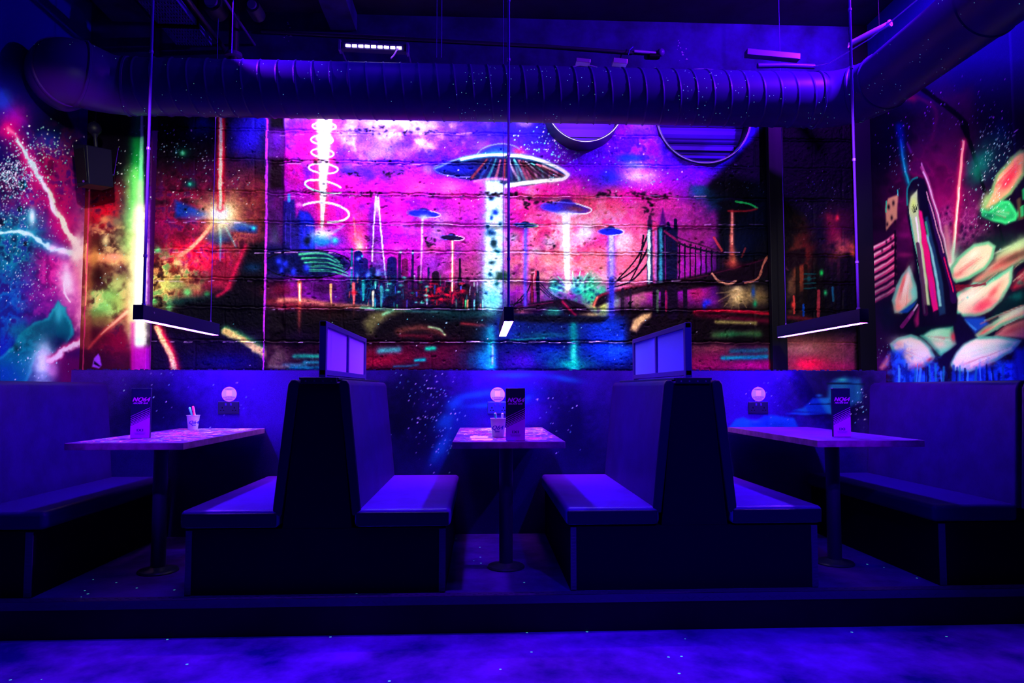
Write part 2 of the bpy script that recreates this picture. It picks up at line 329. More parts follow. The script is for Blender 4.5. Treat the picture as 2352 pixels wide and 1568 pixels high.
    B(712, 606, 112, 36, (4, 8, 70), 1, nz=.1, hard=.7); p.ring(706, 606, 100, 32, 3, (2, 2, 30), a=1)
    for k in range(5):
        G([(688 + 6 * k, 584 + 9 * k), (745 + 4 * k, 582 + 10 * k), (780 + 6 * k, 600 + 9 * k)], 8, (90, 225, 150), 5, a=.9, a1=.7)
    for k in range(4): L([(700, 590 + 10 * k), (770, 592 + 10 * k), (800, 606 + 8 * k)], 2, (0, 20, 60), a=.8)
    for x, y in [(645, 618), (674, 624), (704, 616), (640, 600), (655, 606)]: B(x, y, 8, 10, (50, 70, 240), .9)
    # skyline towers behind
    for (x, y0, w, c) in [(808, 572, 5, (0, 90, 120)), (823, 585, 20, (16, 10, 110)), (838, 600, 16, (30, 8, 100)), (855, 620, 16, (20, 6, 80)), (900, 600, 22, (24, 6, 90)), (918, 585, 7, (60, 6, 80)),
        (930, 600, 14, (110, 8, 90)), (948, 575, 6, (40, 6, 90)), (965, 615, 12, (70, 8, 80)), (985, 615, 5, (10, 20, 90)), (1000, 630, 16, (40, 8, 50)), (1056, 595, 5, (16, 4, 40)), (1056, 640, 10, (16, 4, 40)), (1070, 665, 26, (14, 4, 26)), (1097, 672, 8, (10, 4, 26)), (1030, 650, 12, (50, 8, 40))]:
        L([(x, y0), (x, 700)], w, c, soft=.3)
    for (x, y, r, c) in [(823, 594, 5, (110, 140, 255)), (920, 579, 3, (120, 255, 200)), (948, 581, 3, (140, 240, 255)), (807, 615, 3, (255, 120, 220)), (832, 588, 3, (60, 200, 200)), (845, 635, 8, (50, 60, 230))]: B(x, y, r, r, c, 1, nz=0)
    p.fill(790, 1125, 650, 712, (12, 4, 34), .7, soft=14)
    p.neb(860, 660, 70, 50, [(4, 8, 60), (0, 60, 100), (10, 120, 140), (10, 10, 80)], .8, seed=21, sc=9, sharp=2.4); p.neb(1010, 675, 80, 30, [(14, 2, 30), (60, 4, 40), (150, 10, 50), (20, 6, 50)], .8, seed=22, sc=8, sharp=2.4)
    rng = np.random.RandomState(5)
    cols = [(60, 220, 200), (40, 200, 120), (255, 60, 90), (235, 235, 255), (90, 120, 255), (255, 130, 90), (20, 120, 140), (200, 20, 80), (10, 90, 160), (180, 230, 190)]
    for k in range(70):
        x = rng.uniform(800, 1115); h = rng.uniform(4, 24); y = rng.uniform(628, 700) + (x > 1040) * 12
        L([(x, y), (x + rng.uniform(-1, 1), min(y + h, 708))], rng.uniform(1.2, 3.6), cols[rng.randint(len(cols))], a=rng.uniform(.25, .8), soft=1.6)
    for k in range(26):
        B(rng.uniform(980, 1065), rng.uniform(650, 690), 6, 2.5, (235, 20, 70), .6)
    for k in range(14): B(rng.uniform(880, 985), rng.uniform(630, 695), 5, 2.5, (90, 230, 190), .8)
    for (x, y) in [(805, 632), (820, 634), (846, 632), (868, 628)]: B(x, y, 5, 9, (130, 170, 255), .6)
    for (x, c) in [(1069, (90, 220, 140)), (1089, (120, 200, 200)), (1109, (120, 220, 200)), (1074, (255, 170, 120))]: L([(x, 690), (x, 712)], 3.5, c, soft=1)
    # bank, water
    p.fill(612, 1140, 712, 790, (16, 6, 22), .95, soft=8)
    B(655, 665, 60, 22, (110, 10, 50), .8, nz=.8); B(740, 660, 50, 22, (40, 4, 50), .7)
    Y([(612, 684), (700, 686), (770, 700), (820, 706), (760, 712), (690, 712), (640, 700), (612, 700)], (130, 50, 60), .8, soft=6, nz=6)
    G([(640, 688), (700, 690), (760, 699), (850, 706)], 14, (215, 150, 120), a=.75)
    G([(830, 706), (900, 712), (1000, 716), (1125, 722)], 8, (110, 220, 170), 12, a=.8, a1=.4)
    B(660, 705, 40, 8, (190, 40, 70), .6, nz=1)
    for (x, y0, y1, w, c) in [(688, 648, 696, 9, (255, 140, 100)), (760, 654, 698, 6, (245, 190, 120)), (812, 652, 702, 7, (255, 110, 110)), (834, 646, 690, 8, (40, 170, 170)), (857, 670, 704, 6, (220, 225, 190)), (862, 648, 662, 5, (110, 240, 200)), (876, 660, 705, 7, (60, 150, 150))]:
        L([(x, y0), (x, y1)], w, c, w * .5, soft=1.3); 
    L([(688, 652), (688, 690)], 3, (255, 240, 200), soft=1); B(813, 672, 8, 6, (255, 40, 70), .9)
    G([(688, 700), (687, 770)], 14, (190, 90, 80), 10, a=.8, a1=.2); G([(758, 700), (756, 740)], 8, (120, 50, 70), 6, a=.7, a1=.2); G([(812, 700), (812, 730)], 8, (110, 70, 60), 6, a=.7, a1=.2)
    Y([(845, 768), (832, 745), (850, 720), (905, 708), (930, 712), (892, 726), (868, 745), (858, 770)], (110, 110, 66), .85, soft=8, nz=6); G([(880, 722), (902, 713)], 10, (140, 230, 170), a=.7)
    B(750, 720, 70, 20, (60, 30, 30), .6, nz=1)
    G([(915, 760), (970, 752), (1020, 768)], 22, (105, 60, 50), 16, a=.9); G([(985, 750), (1010, 756), (1022, 768)], 6, (180, 230, 150), a=.9); G([(920, 770), (990, 772)], 12, (120, 30, 50), a=.7)
    G([(1060, 742), (1120, 748)], 10, (150, 50, 55), a=.85); B(1080, 722, 70, 14, (6, 46, 54), .9, nz=.8); B(1010, 725, 70, 10, (6, 50, 50), .6)
    # low water
    p.fill(612, 1140, 786, 870, (46, 6, 40), .95, soft=6)
    B(900, 820, 110, 30, (130, 4, 52), .9, nz=.6); B(1010, 815, 60, 34, (100, 6, 52), .8, nz=.7); B(860, 832, 60, 16, (165, 6, 56), .7)
    G([(872, 805), (915, 802)], 20, (70, 180, 160), a=.85); G([(980, 801), (998, 800)], 13, (30, 225, 150), a=.95); G([(955, 828), (975, 826)], 11, (20, 200, 160), a=.95); G([(905, 842), (960, 838)], 8, (30, 120, 120), a=.7)
    for (x0, x1, y, c) in [(676, 740, 818, (40, 190, 140)), (650, 700, 838, (70, 130, 130)), (700, 745, 832, (40, 150, 140)), (660, 740, 845, (20, 150, 150)), (620, 660, 842, (120, 110, 100))]: G([(x0, y), (x1, y)], 13, c, a=.85)
    B(640, 820, 26, 24, (140, 120, 100), .7, nz=1.2); B(690, 775, 50, 20, (30, 6, 50), .8)
    G([(1126, 770), (1126, 850)], 70, (6, 90, 120), 100, a=.9); B(1130, 825, 55, 24, (10, 150, 170), .85, nz=.7); G([(1130, 760), (1131, 800), (1131, 850)], 26, (40, 230, 190), 40, a=.9); L([(1131, 790), (1131, 835)], 4, (170, 255, 235), soft=1.4); B(1160, 838, 30, 8, (40, 200, 200), .7)
    # ---------------- water right of centre
    p.fill(1140, 1470, 722, 870, (8, 14, 70), .95, soft=8)
    B(1390, 790, 70, 50, (8, 70, 220), .9, nz=.5); B(1170, 760, 40, 40, (30, 50, 170), .8, nz=.6); B(1250, 755, 70, 24, (12, 50, 110), .8); B(1390, 748, 60, 22, (10, 70, 180), .8)
    B(1200, 828, 50, 24, (80, 14, 150), .9); B(1265, 800, 40, 30, (14, 40, 170), .8); B(1250, 770, 80, 8, (10, 110, 110), .7); B(1420, 800, 30, 30, (30, 110, 230), .7); B(1300, 820, 60, 24, (10, 110, 140), .7)
    p.fill(1150, 1460, 782, 788, (4, 6, 40), .8, soft=3)
    G([(1317, 735), (1318, 850)], 26, (0, 150, 130), 34, a=.9); G([(1318, 795), (1318, 850)], 12, (60, 240, 170), 24); B(1316, 838, 40, 14, (0, 200, 140), .9, nz=.7)
    G([(1172, 780), (1250, 776)], 6, (20, 170, 140), a=.7)
    # ---------------- darkness beneath the bridge
    p.fill(1440, 1770, 705, 790, (20, 3, 18), .93, soft=10)
    Y([(1448, 758), (1455, 735), (1478, 720), (1496, 718), (1494, 728), (1474, 742), (1462, 762)], (225, 195, 125), .9, soft=4)
    B(1560, 700, 40, 14, (60, 8, 50), .6)
    L([(1595, 717), (1640, 714), (1690, 715), (1770, 720)], 7, (190, 4, 54), a=.9, soft=1.5); G([(1600, 722), (1770, 738)], 16, (110, 6, 50), a=.7)
    G([(1645, 738), (1690, 740), (1735, 742)], 12, (150, 145, 80), a=.95); G([(1640, 768), (1740, 766)], 24, (80, 110, 64), a=.85); B(1690, 768, 40, 7, (40, 170, 90), .6, nz=1)
    p.fill(1588, 1965, 788, 870, (100, 44, 62), .9, soft=8); B(1640, 800, 50, 12, (150, 80, 80), .7, nz=1); B(1620, 826, 60, 20, (150, 20, 80), .8); B(1610, 845, 60, 14, (170, 6, 90), .8)
    G([(1680, 806), (1760, 804)], 14, (40, 120, 110), a=.9); G([(1660, 822), (1760, 820)], 13, (10, 190, 140), a=.9); B(1730, 840, 70, 12, (190, 0, 100), .9, nz=.6)
    p.fill(1800, 1965, 770, 870, (120, 62, 70), .8, soft=16); B(1855, 838, 40, 20, (240, 14, 76), .95, nz=.7); B(1930, 842, 60, 14, (150, 20, 80), .7); B(1845, 800, 46, 18, (160, 110, 105), .8, nz=1)
    B(1700, 775, 20, 10, (14, 4, 14), .7)
    p.fill(1966, 2100, 180, 870, (4, 1, 14), .96, soft=5)
    # pink haze and glow behind the far bridge deck
    B(1600, 672, 36, 30, (160, 30, 95), .95, nz=.8); B(1640, 690, 26, 18, (120, 30, 120), .7); B(1735, 680, 30, 26, (110, 90, 60), .8, nz=1); B(1695, 680, 34, 36, (225, 200, 120), .9, nz=.9); B(1692, 672, 14, 22, (255, 235, 170), .9, nz=.5)
    for k in range(8): L([(1690, 668), (1690 + 46 * math.cos(.2 + k * .4), 668 + 46 * math.sin(.2 + k * .4))], 5, (160, 140, 90), 2, a=.5)
    B(1625, 694, 10, 8, (30, 60, 220), .8); B(1618, 702, 5, 10, (20, 60, 230), .8); B(1730, 670, 5, 14, (20, 70, 150), .8); B(1734, 698, 5, 8, (20, 170, 110), .8)
    # ---------------- green splash
    B(1360, 680, 60, 34, (60, 190, 130), .95, nz=1.3); B(1330, 665, 50, 26, (40, 210, 150), .9, nz=1.5); B(1300, 660, 30, 22, (30, 90, 210), .9, nz=1.0); B(1378, 702, 40, 10, (215, 215, 110), .85, nz=1.1); B(1390, 640, 24, 16, (235, 200, 190), .6, nz=.8)
    B(1270, 655, 20, 24, (40, 200, 170), .7, nz=1.2)
    for k in range(9):
        a = -2.9 + k * .3; L([(1322 + 20 * math.cos(a), 675 + 18 * math.sin(a)), (1322 + 62 * math.cos(a), 672 + 50 * math.sin(a))], 6, (130, 240, 190), 2, a=.8, soft=1.5)
    for k in range(26): B(rng.uniform(1275, 1380), rng.uniform(650, 695), 4, 4, (6, 40, 90), .7)
    # ---------------- big bridge
    D = (18, 6, 40)
    for (x0, y0, x1, y1, x2, y2) in [(1490, 535, 1465, 590, 1420, 640), (1492, 560, 1462, 615, 1405, 652), (1488, 605, 1450, 645, 1395, 662), (1478, 540, 1470, 600, 1445, 650)]:
        L([(x0, y0), (x1, y1), (x2, y2)], 4.5, D, 3, soft=.6)
    L([(1525, 530), (1560, 558), (1600, 572), (1662, 584)], 6, D, 4); L([(1556, 545), (1600, 560), (1662, 580)], 4, (80, 20, 70))
    for k in range(9):
        x = 1560 + k * 12.5; L([(x, 556 + k * 3.2), (x, 645 - k * 3)], 3.6, D, soft=.5)
    Y([(1488, 505), (1498, 505), (1500, 655), (1486, 655)], (30, 50, 90), .95, soft=2); L([(1491, 530), (1491, 650)], 6, (205, 240, 225), soft=1, nz=.8); L([(1493, 498), (1493, 520)], 7, (80, 10, 80))
    Y([(1510, 520), (1524, 516), (1556, 528), (1556, 655), (1508, 655)], (8, 10, 56), .97, soft=2)
    L([(1518, 525), (1518, 650)], 8, (60, 150, 160), a=.9, soft=1.2, nz=.5); L([(1528, 540), (1529, 650)], 3, (110, 20, 110), a=.8); L([(1506, 530), (1506, 650)], 4, (150, 120, 190), a=.7)
    Y([(1515, 518), (1522, 478), (1531, 516)], (90, 14, 120), .95, soft=2); L([(1552, 505), (1552, 530)], 8, (12, 8, 60)); L([(1535, 512), (1540, 530)], 7, (12, 10, 70)); L([(1527, 530), (1560, 556)], 5, (120, 20, 80))
    Y([(1362, 700), (1372, 680), (1400, 668), (1470, 655), (1560, 640), (1640, 622), (1770, 586), (1850, 568), (1850, 605), (1770, 632), (1700, 655), (1640, 656), (1560, 668), (1480, 672), (1410, 688), (1372, 706)], (24, 4, 26), .96, soft=3, nz=3)
    G([(1366, 696), (1380, 678), (1430, 664), (1500, 652)], 9, (150, 20, 60), 5, a=.9, a1=.3); G([(1364, 702), (1372, 682)], 7, (235, 150, 110), a=.8)
    G([(1560, 645), (1640, 628), (1770, 592)], 4, (90, 14, 60), a=.7)
    for x, w in [(1430, 8), (1448, 5), (1505, 12), (1522, 10), (1545, 24), (1574, 10)]: L([(x, 665), (x, 722)], w, (26, 4, 40), soft=.5)
    B(1460, 690, 18, 18, (150, 110, 100), .7, nz=.9); B(1435, 690, 10, 18, (80, 60, 70), .7); L([(1510, 668), (1510, 715)], 5, (90, 120, 90), a=.8, nz=.8); L([(1530, 668), (1530, 715)], 4, (150, 20, 80), a=.8); B(1415, 690, 10, 16, (150, 200, 150), .5)
    for k in range(12): L([(1760 + k * 3, 600 + k), (1790 + k * 2, 588 + k * 3)], 2, (100, 50, 90), a=.5)
    L([(1636, 628), (1650, 645), (1672, 652), (1690, 645)], 5, (190, 140, 110), a=.9, nz=.6); L([(1710, 650), (1740, 640), (1752, 610), (1762, 590)], 5, (170, 110, 90), a=.9, nz=.6)
    G([(1680, 540), (1681, 590)], 10, (190, 100, 80), 14, a=.7); B(1682, 605, 20, 12, (170, 60, 60), .8); L([(1640, 545), (1658, 575)], 5, (190, 70, 70), a=.8); L([(1712, 570), (1704, 590)], 4, (150, 60, 60), a=.7); B(1685, 590, 8, 20, (230, 140, 90), .7)
    # small bridge
    L([(1165, 702), (1200, 690), (1222, 645)], 3, D); L([(1180, 702), (1212, 668)], 3, D)
    for k in range(3): L([(1238, 645 + 8 * k), (1262, 672 + 5 * k), (1292, 690 + k)], 2.6, (16, 20, 70))
    L([(1222, 632), (1222, 700)], 6, (110, 20, 60)); L([(1235, 625), (1236, 700)], 8, (20, 8, 60)); L([(1230, 622), (1230, 650)], 3, (170, 40, 80))
    for k in range(8): L([(1176 + 7 * k, 700 - k), (1176 + 7 * k, 690 - 3 * k)], 1.6, D)
    Y([(1158, 712), (1200, 700), (1260, 690), (1300, 686), (1340, 700), (1375, 728), (1300, 722), (1290, 706), (1240, 706), (1200, 716), (1158, 722)], (30, 6, 40), .97, soft=2)
    G([(1292, 692), (1310, 712), (1322, 724)], 8, (190, 20, 90), a=.8); G([(1190, 706), (1270, 694)], 4, (110, 14, 80), a=.7); B(1275, 716, 22, 9, (60, 190, 150), .9, nz=.8)
    Y([(1150, 722), (1400, 726), (1380, 742), (1230, 740), (1150, 734)], (6, 6, 30), .9, soft=4); B(1360, 722, 30, 5, (190, 180, 110), .7, nz=1.2); B(1200, 716, 20, 5, (190, 110, 130), .7)
    # people on the bank
    for x in (1136, 1095, 1446): L([(x, 694), (x + 1, 712)], 5, (6, 4, 20)); L([(x - 4, 698), (x + 8, 692)], 2.5, (6, 4, 20))
    # ---------------- saucers
    # beams
    G([(1136, 425), (1134, 560), (1130, 700)], 62, (120, 230, 225), 66, a=.85, a1=.7)
    L([(1136, 420), (1134, 560), (1130, 695)], 36, (205, 255, 245), 40, soft=.8, a=1, a1=.75, nz=.25)
    B(1132, 690, 26, 30, (40, 190, 190), .6)
    for (x, y, rx, ry, c) in [(1128, 455, 6, 7, (10, 60, 110)), (1138, 488, 6, 7, (10, 60, 190)), (1129, 500, 4, 6, (10, 70, 170)), (1127, 533, 10, 8, (0, 60, 110)), (1134, 557, 8, 9, (8, 50, 60)), (1143, 578, 7, 6, (0, 90, 110)), (1130, 603, 8, 5, (8, 50, 60)),
        (1126, 630, 6, 5, (0, 80, 120)), (1154, 633, 16, 10, (30, 70, 60)), (1118, 672, 5, 5, (10, 90, 170)), (1140, 652, 6, 5, (10, 100, 110)), (1148, 515, 4, 5, (0, 60, 120)), (1120, 520, 4, 5, (0, 60, 120))]: B(x, y, rx, ry, c, .95, nz=1.3)
    # mother ship
    B(1152, 362, 58, 34, (16, 26, 150), 1, 0, 0, hard=.7); B(1140, 348, 36, 14, (40, 90, 220), .7, nz=.2); B(1190, 350, 22, 14, (220, 60, 100), .75, 20, nz=.2); p.ring(1150, 362, 56, 32, 3, (110, 140, 255), a=.7, a0=190, a1=320)
    Y([(995, 388), (1010, 376), (1050, 364), (1100, 355), (1150, 352), (1205, 356), (1250, 368), (1290, 386), (1306, 400), (1298, 412), (1262, 418), (1200, 428), (1165, 426), (1120, 414), (1080, 413), (1035, 406), (1004, 398)], (10, 14, 66), 1, soft=2)
    B(1060, 390, 55, 17, (14, 18, 150), .9, 3, nz=.6); B(1030, 385, 30, 10, (30, 40, 210), .6, nz=.6)
    for k in range(13):
        x = 1110 + k * 13; y0 = 364 + (k - 5) ** 2 * .28 * (k > 5)
        L([(x * .8 + 1150 * .2, 366 + max(0, k - 6) * 2.2), (x + (k - 5) * 5, 412 - abs(k - 6) * .8)], 4, [(150, 60, 60), (40, 70, 130), (60, 160, 150), (190, 110, 120)][k % 4], 7, a=.75, soft=1.4)
    B(1225, 398, 60, 18, (110, 44, 70), .75, 8, nz=.4)
    for k in range(7): L([(1168 + 13 * k, 364 + 2.6 * k), (1176 + 17 * k, 386 + 1.5 * k), (1190 + 14 * k, 412 - k)], 3.4, [(255, 230, 220), (120, 220, 200), (240, 130, 150)][k % 3], 6, a=.75, a1=.3, soft=1.6)
    for k in range(5): L([(1195 + 12 * k, 372 + 3 * k), (1235 + 14 * k, 414 - 2 * k)], 5, (24, 8, 24), a=.6)
    G([(1000, 386), (1050, 366), (1100, 357)], 6, (140, 180, 255), a=.8)
    G([(1060, 366), (1100, 358), (1150, 355), (1205, 360), (1250, 371), (1288, 388), (1304, 401)], 14, (120, 240, 220), a=.75)
    L([(1060, 366), (1100, 358), (1150, 355), (1205, 360), (1250, 371), (1288, 388), (1304, 401)], 4, (250, 255, 250), 7, soft=1)
    G([(1304, 401), (1290, 412), (1230, 418), (1170, 424)], 16, (180, 240, 190), a=.6); L([(1305, 401), (1292, 412), (1240, 416), (1180, 424), (1165, 426)], 6, (255, 255, 235), 9, soft=1)
    p.ring(1052, 390, 56, 16, 3, (120, 110, 255), 4, a=.75, a0=60, a1=250); G([(1090, 416), (1130, 410), (1165, 412)], 9, (235, 150, 220), a=.7); B(1138, 420, 20, 8, (190, 240, 245), .9)
    # small ones
    G([(970, 500), (969, 560), (967, 640)], 12, (225, 90, 235), 8, a=.6, a1=.2); L([(970, 498), (969, 560), (967, 640)], 5, (245, 215, 255), 2.5, a=1, a1=.4, soft=1.2)
    ufo(p, 973, 491, 40, 9, (40, 50, 190), (225, 220, 255), (30, 30, 130), 4); B(974, 499, 12, 6, (190, 220, 255), .9)
    G([(1039, 552), (1039, 668)], 10, (255, 90, 120), 8, a=.7); L([(1039, 552), (1039, 668)], 4, (255, 225, 180), 3, soft=1)
    ufo(p, 1038, 546, 29, 7, (26, 10, 60), (245, 215, 235), (20, 6, 50), 3)
    G([(1207, 523), (1207, 702)], 16, (110, 60, 235), 14, a=.85, a1=.5); L([(1207, 523), (1206, 700)], 6, (100, 110, 255), a=.8, a1=.5, soft=1)
    ufo(p, 1207, 517, 30, 6, (10, 60, 110), (120, 230, 170), (8, 20, 60), 2)
    G([(1300, 492), (1302, 600), (1304, 668)], 40, (255, 190, 170), 26, a=.8, a1=.6); L([(1300, 490), (1302, 600), (1304, 662)], 17, (255, 255, 245), 9, soft=.8)
    ufo(p, 1301, 478, 60, 14, (70, 40, 170), (250, 245, 255), (60, 30, 150), 5); B(1265, 477, 26, 9, (50, 60, 230), .8, 5, nz=.2); B(1325, 480, 26, 6, (150, 70, 90), .8, 8, nz=.3); B(1300, 490, 26, 7, (225, 235, 255), .9, nz=.2)
    G([(1404, 542), (1405, 720)], 24, (90, 80, 240), 22, a=.9, a1=.7); L([(1404, 540), (1405, 640)], 12, (190, 190, 255), 8, soft=1, a=1, a1=.4); L([(1404, 640), (1405, 728)], 10, (40, 50, 170), a=.7)
    ufo(p, 1403, 532, 31, 9, (30, 40, 190), (210, 225, 255), (14, 14, 80), 1)
    G([(1681, 486), (1681, 590)], 12, (190, 90, 80), 16, a=.85, a1=.5); L([(1681, 488), (1681, 560)], 5, (235, 160, 130), a=.8, soft=1.3)
    B(1690, 470, 50, 11, (8, 4, 24), 1, 4, 0, hard=.7); B(1690, 458, 22, 8, (14, 6, 40), 1, 0, 0, hard=.6); L([(1690, 462), (1720, 468), (1739, 478)], 4, (40, 190, 90)); G([(1672, 484), (1720, 484), (1738, 480)], 6, (170, 40, 50), a=.8)
    p.stars(1120, 760, 500, 90, 60, r=(.4, .9)); p.stars(1000, 420, 330, 160, 60, r=(.5, 1.0))
    # the seam between the two bays
    L([(613, 180), (612, 500), (606, 870)], 3.2, (190, 60, 235), soft=.5, nz=.5)
    # ---------------- chipped paint along the joints
    rc = np.random.RandomState(15)
    for (x0, x1, y, n) in [(655, 830, 301, 26), (840, 860, 298, 8), (870, 890, 299, 8), (900, 1010, 303, 18), (655, 700, 368, 10), (700, 1000, 371, 24), (780, 840, 398, 14), (880, 930, 398, 12), (660, 760, 440, 18), (800, 880, 446, 22), (900, 1010, 446, 22), (1030, 1190, 446, 44), (1230, 1290, 462, 8), (1370, 1480, 446, 40), (1480, 1560, 452, 18), (1480, 1500, 478, 14), (840, 866, 548, 18),
        (975, 1000, 555, 20), (1165, 1180, 550, 18), (1250, 1275, 560, 18), (1202, 1216, 465, 12), (1540, 1640, 560, 20), (640, 740, 640, 24), (800, 1100, 641, 20), (620, 720, 705, 20), (1230, 1470, 641, 18), (700, 1100, 783, 20), (1180, 1230, 556, 8)]:
        for k in range(n):
            x, y_ = rc.uniform(x0, x1), y + rc.normal(0, 3.2) * (2.2 if x1 - x0 < 30 else 1)
            B(x, y_, rc.uniform(1.5, 5), rc.uniform(1.2, 3), (26, 3, 34), rc.uniform(.5, .95), rc.uniform(-30, 30), nz=1.6)
    for (y, x0, x1) in [(308, 640, 1180), (378, 640, 1000), (451, 640, 1600), (516, 640, 1780), (580, 345, 1700), (646, 345, 1760), (710, 620, 1500), (786, 640, 1500), (786, 345, 600), (512, 345, 600)]:
        x = x0
        while x < x1:       # painted highlights on the lit lips of the mortar
            l_ = rc.uniform(6, 44); yy = y + rc.normal(0, 1.0)
            L([(x, yy), (x + l_, yy + rc.normal(0, .8))], rc.uniform(1, 2.2), (235, 190, 255), a=rc.uniform(.25, .8), soft=1); x += l_ + rc.uniform(2, 40)
    p.C *= (1.06 + .30 * p.n2[:, None] + .28 * p.n3[:, None] + .2 * p.n1[:, None]); p.C = np.clip(p.C, 0, 1) ** 1.32 * 1.12
    return p.C

# ------------------------------------------------------------------ plaster pillar at the left (px 195..345)
def paint_pillar(U, V):
    p = Paint(U, V, 11); B = p.blob; L = p.line; G = p.glow; Y = p.poly
    p.fill(-9999, 9999, -9999, 9999, (6, 2, 16))
    p.fill(150, 310, 430, 860, (62, 10, 36), soft=30)
    B(235, 490, 36, 36, (200, 0, 34), .95, nz=.6); B(215, 540, 30, 26, (120, 14, 30), .8); B(272, 445, 26, 26, (140, 14, 44), .8); B(290, 470, 18, 50, (60, 60, 60), .6)
    B(290, 500, 16, 30, (6, 66, 96), .8); B(285, 540, 24, 60, (110, 60, 50), .7); B(300, 430, 14, 50, (160, 110, 90), .6)
    B(240, 560, 46, 50, (70, 26, 30), .7)
    p.neb(250, 560, 60, 60, [(40, 14, 14), (80, 36, 34), (150, 110, 80), (215, 170, 110)], .9, seed=31, sc=13, sharp=2.2)
    p.neb(255, 690, 66, 60, [(60, 50, 24), (130, 110, 56), (150, 190, 90), (190, 225, 130), (225, 200, 120)], 1, seed=32, sc=14, sharp=2.4)
    p.neb(255, 596, 60, 14, [(200, 90, 60), (250, 160, 110), (240, 200, 130)], .9, seed=33, sc=10)
    p.neb(235, 480, 50, 50, [(110, 6, 30), (210, 0, 34), (150, 20, 50), (60, 10, 50)], .8, seed=34, sc=14)
    p.neb(255, 790, 60, 50, [(60, 2, 40), (110, 0, 50), (150, 10, 60), (60, 4, 60)], .8, seed=35, sc=14)
    for (x, y, rx, ry, c) in [(240, 503, 14, 10, (205, 140, 90)), (243, 553, 9, 14, (245, 225, 160)), (270, 545, 16, 20, (130, 120, 90)), (268, 510, 12, 10, (120, 100, 80)), (212, 590, 20, 9, (235, 170, 100)), (240, 594, 34, 8, (250, 160, 110)), (290, 596, 20, 12, (225, 190, 120)),
        (215, 600, 14, 30, (190, 120, 60)), (285, 570, 14, 14, (170, 160, 110)), (262, 590, 16, 8, (250, 150, 130)), (300, 580, 10, 60, (200, 190, 110)), (280, 640, 24, 22, (150, 160, 90)), (212, 674, 9, 10, (130, 240, 120)), (250, 680, 30, 24, (130, 200, 100)), (240, 706, 26, 16, (140, 230, 120)),
        (275, 700, 24, 20, (160, 190, 90)), (222, 720, 20, 12, (90, 150, 70)), (295, 690, 14, 40, (220, 180, 110)), (230, 740, 40, 18, (140, 120, 60)), (270, 655, 16, 14, (190, 210, 120)), (300, 735, 14, 30, (210, 90, 70)), (208, 650, 10, 30, (120, 80, 40))]:
        B(x, y, rx, ry, c, .85, nz=.8)
    B(228, 632, 24, 26, (34, 5, 12), .95, nz=.6); B(250, 620, 14, 14, (70, 20, 20), .7)
    B(270, 785, 50, 30, (120, 0, 52), .9); B(220, 770, 30, 30, (60, 6, 30), .8); B(250, 830, 60, 26, (60, 2, 50), .9); B(220, 830, 40, 30, (44, 2, 40), .7)
    G([(292, 716), (262, 742), (232, 768), (204, 800)], 18, (225, 60, 70), 8, a=.85, a1=.5); L([(292, 716), (262, 741), (232, 768)], 8, (250, 200, 160), 3, soft=1.5, a=1, a1=.4)
    p.fill(150, 209, 440, 800, (190, 70, 60), .35, soft=5); L([(200, 560), (197, 700)], 4, (255, 190, 120), soft=1); L([(206, 420), (190, 860)], 3, (210, 40, 110), a=.8)
    # green beam
    p.fill(300, 347, 180, 470, (6, 4, 30), soft=3)
    G([(318, 180), (316, 420)], 34, (10, 160, 60), 44, a=.95); G([(312, 400), (308, 560)], 48, (110, 235, 110), 56, a=.95); G([(308, 540), (306, 760)], 40, (235, 230, 140), 36, a=.7)
    L([(328, 180), (325, 330), (323, 420), (320, 560)], 4, (120, 255, 180), 13, soft=1)
    G([(322, 420), (318, 560)], 24, (190, 255, 170), 34, a=.8); G([(320, 500), (320, 780)], 44, (250, 245, 190), 44, a=.85, nz=.6); G([(308, 560), (306, 740)], 20, (240, 235, 160), 20, a=.6, nz=.8)
    p.fill(331, 347, 180, 470, (8, 6, 70), .8, soft=2); p.fill(333, 347, 470, 700, (150, 40, 200), .8, soft=4); p.fill(345, 500, 300, 870, (60, 6, 80)); p.fill(333, 347, 430, 560, (90, 0, 160), .7, soft=4)  # purple shadow at the pillar corner painted into the colour
    G([(322, 480), (321, 640), (321, 780)], 30, (255, 255, 240), 36, nz=.3); L([(322, 530), (320, 640), (321, 788)], 16, (255, 255, 245), 24, soft=1); L([(336, 560), (334, 690)], 6, (245, 190, 245), soft=1)
    p.fill(300, 309, 740, 870, (225, 0, 170), .6, soft=4); p.fill(306, 347, 796, 870, (200, 10, 190), .85, soft=6); B(320, 780, 12, 14, (180, 250, 240), .5, nz=.3)
    B(310, 262, 10, 30, (0, 60, 40), .5, nz=1.5)
    Y([(212, 842), (216, 822), (226, 812), (230, 820), (234, 838), (228, 846)], (150, 50, 235), 1, soft=1.5); Y([(216, 828), (232, 840), (228, 842), (216, 836)], (14, 2, 40), 1, soft=1)
    p.stars(300, 380, 60, 90, 60, r=(.4, 1.0)); p.stars(240, 420, 60, 60, 30, r=(.4, 1.0)); p.stars(250, 640, 50, 200, 30, r=(.4, .9))
    return p.C

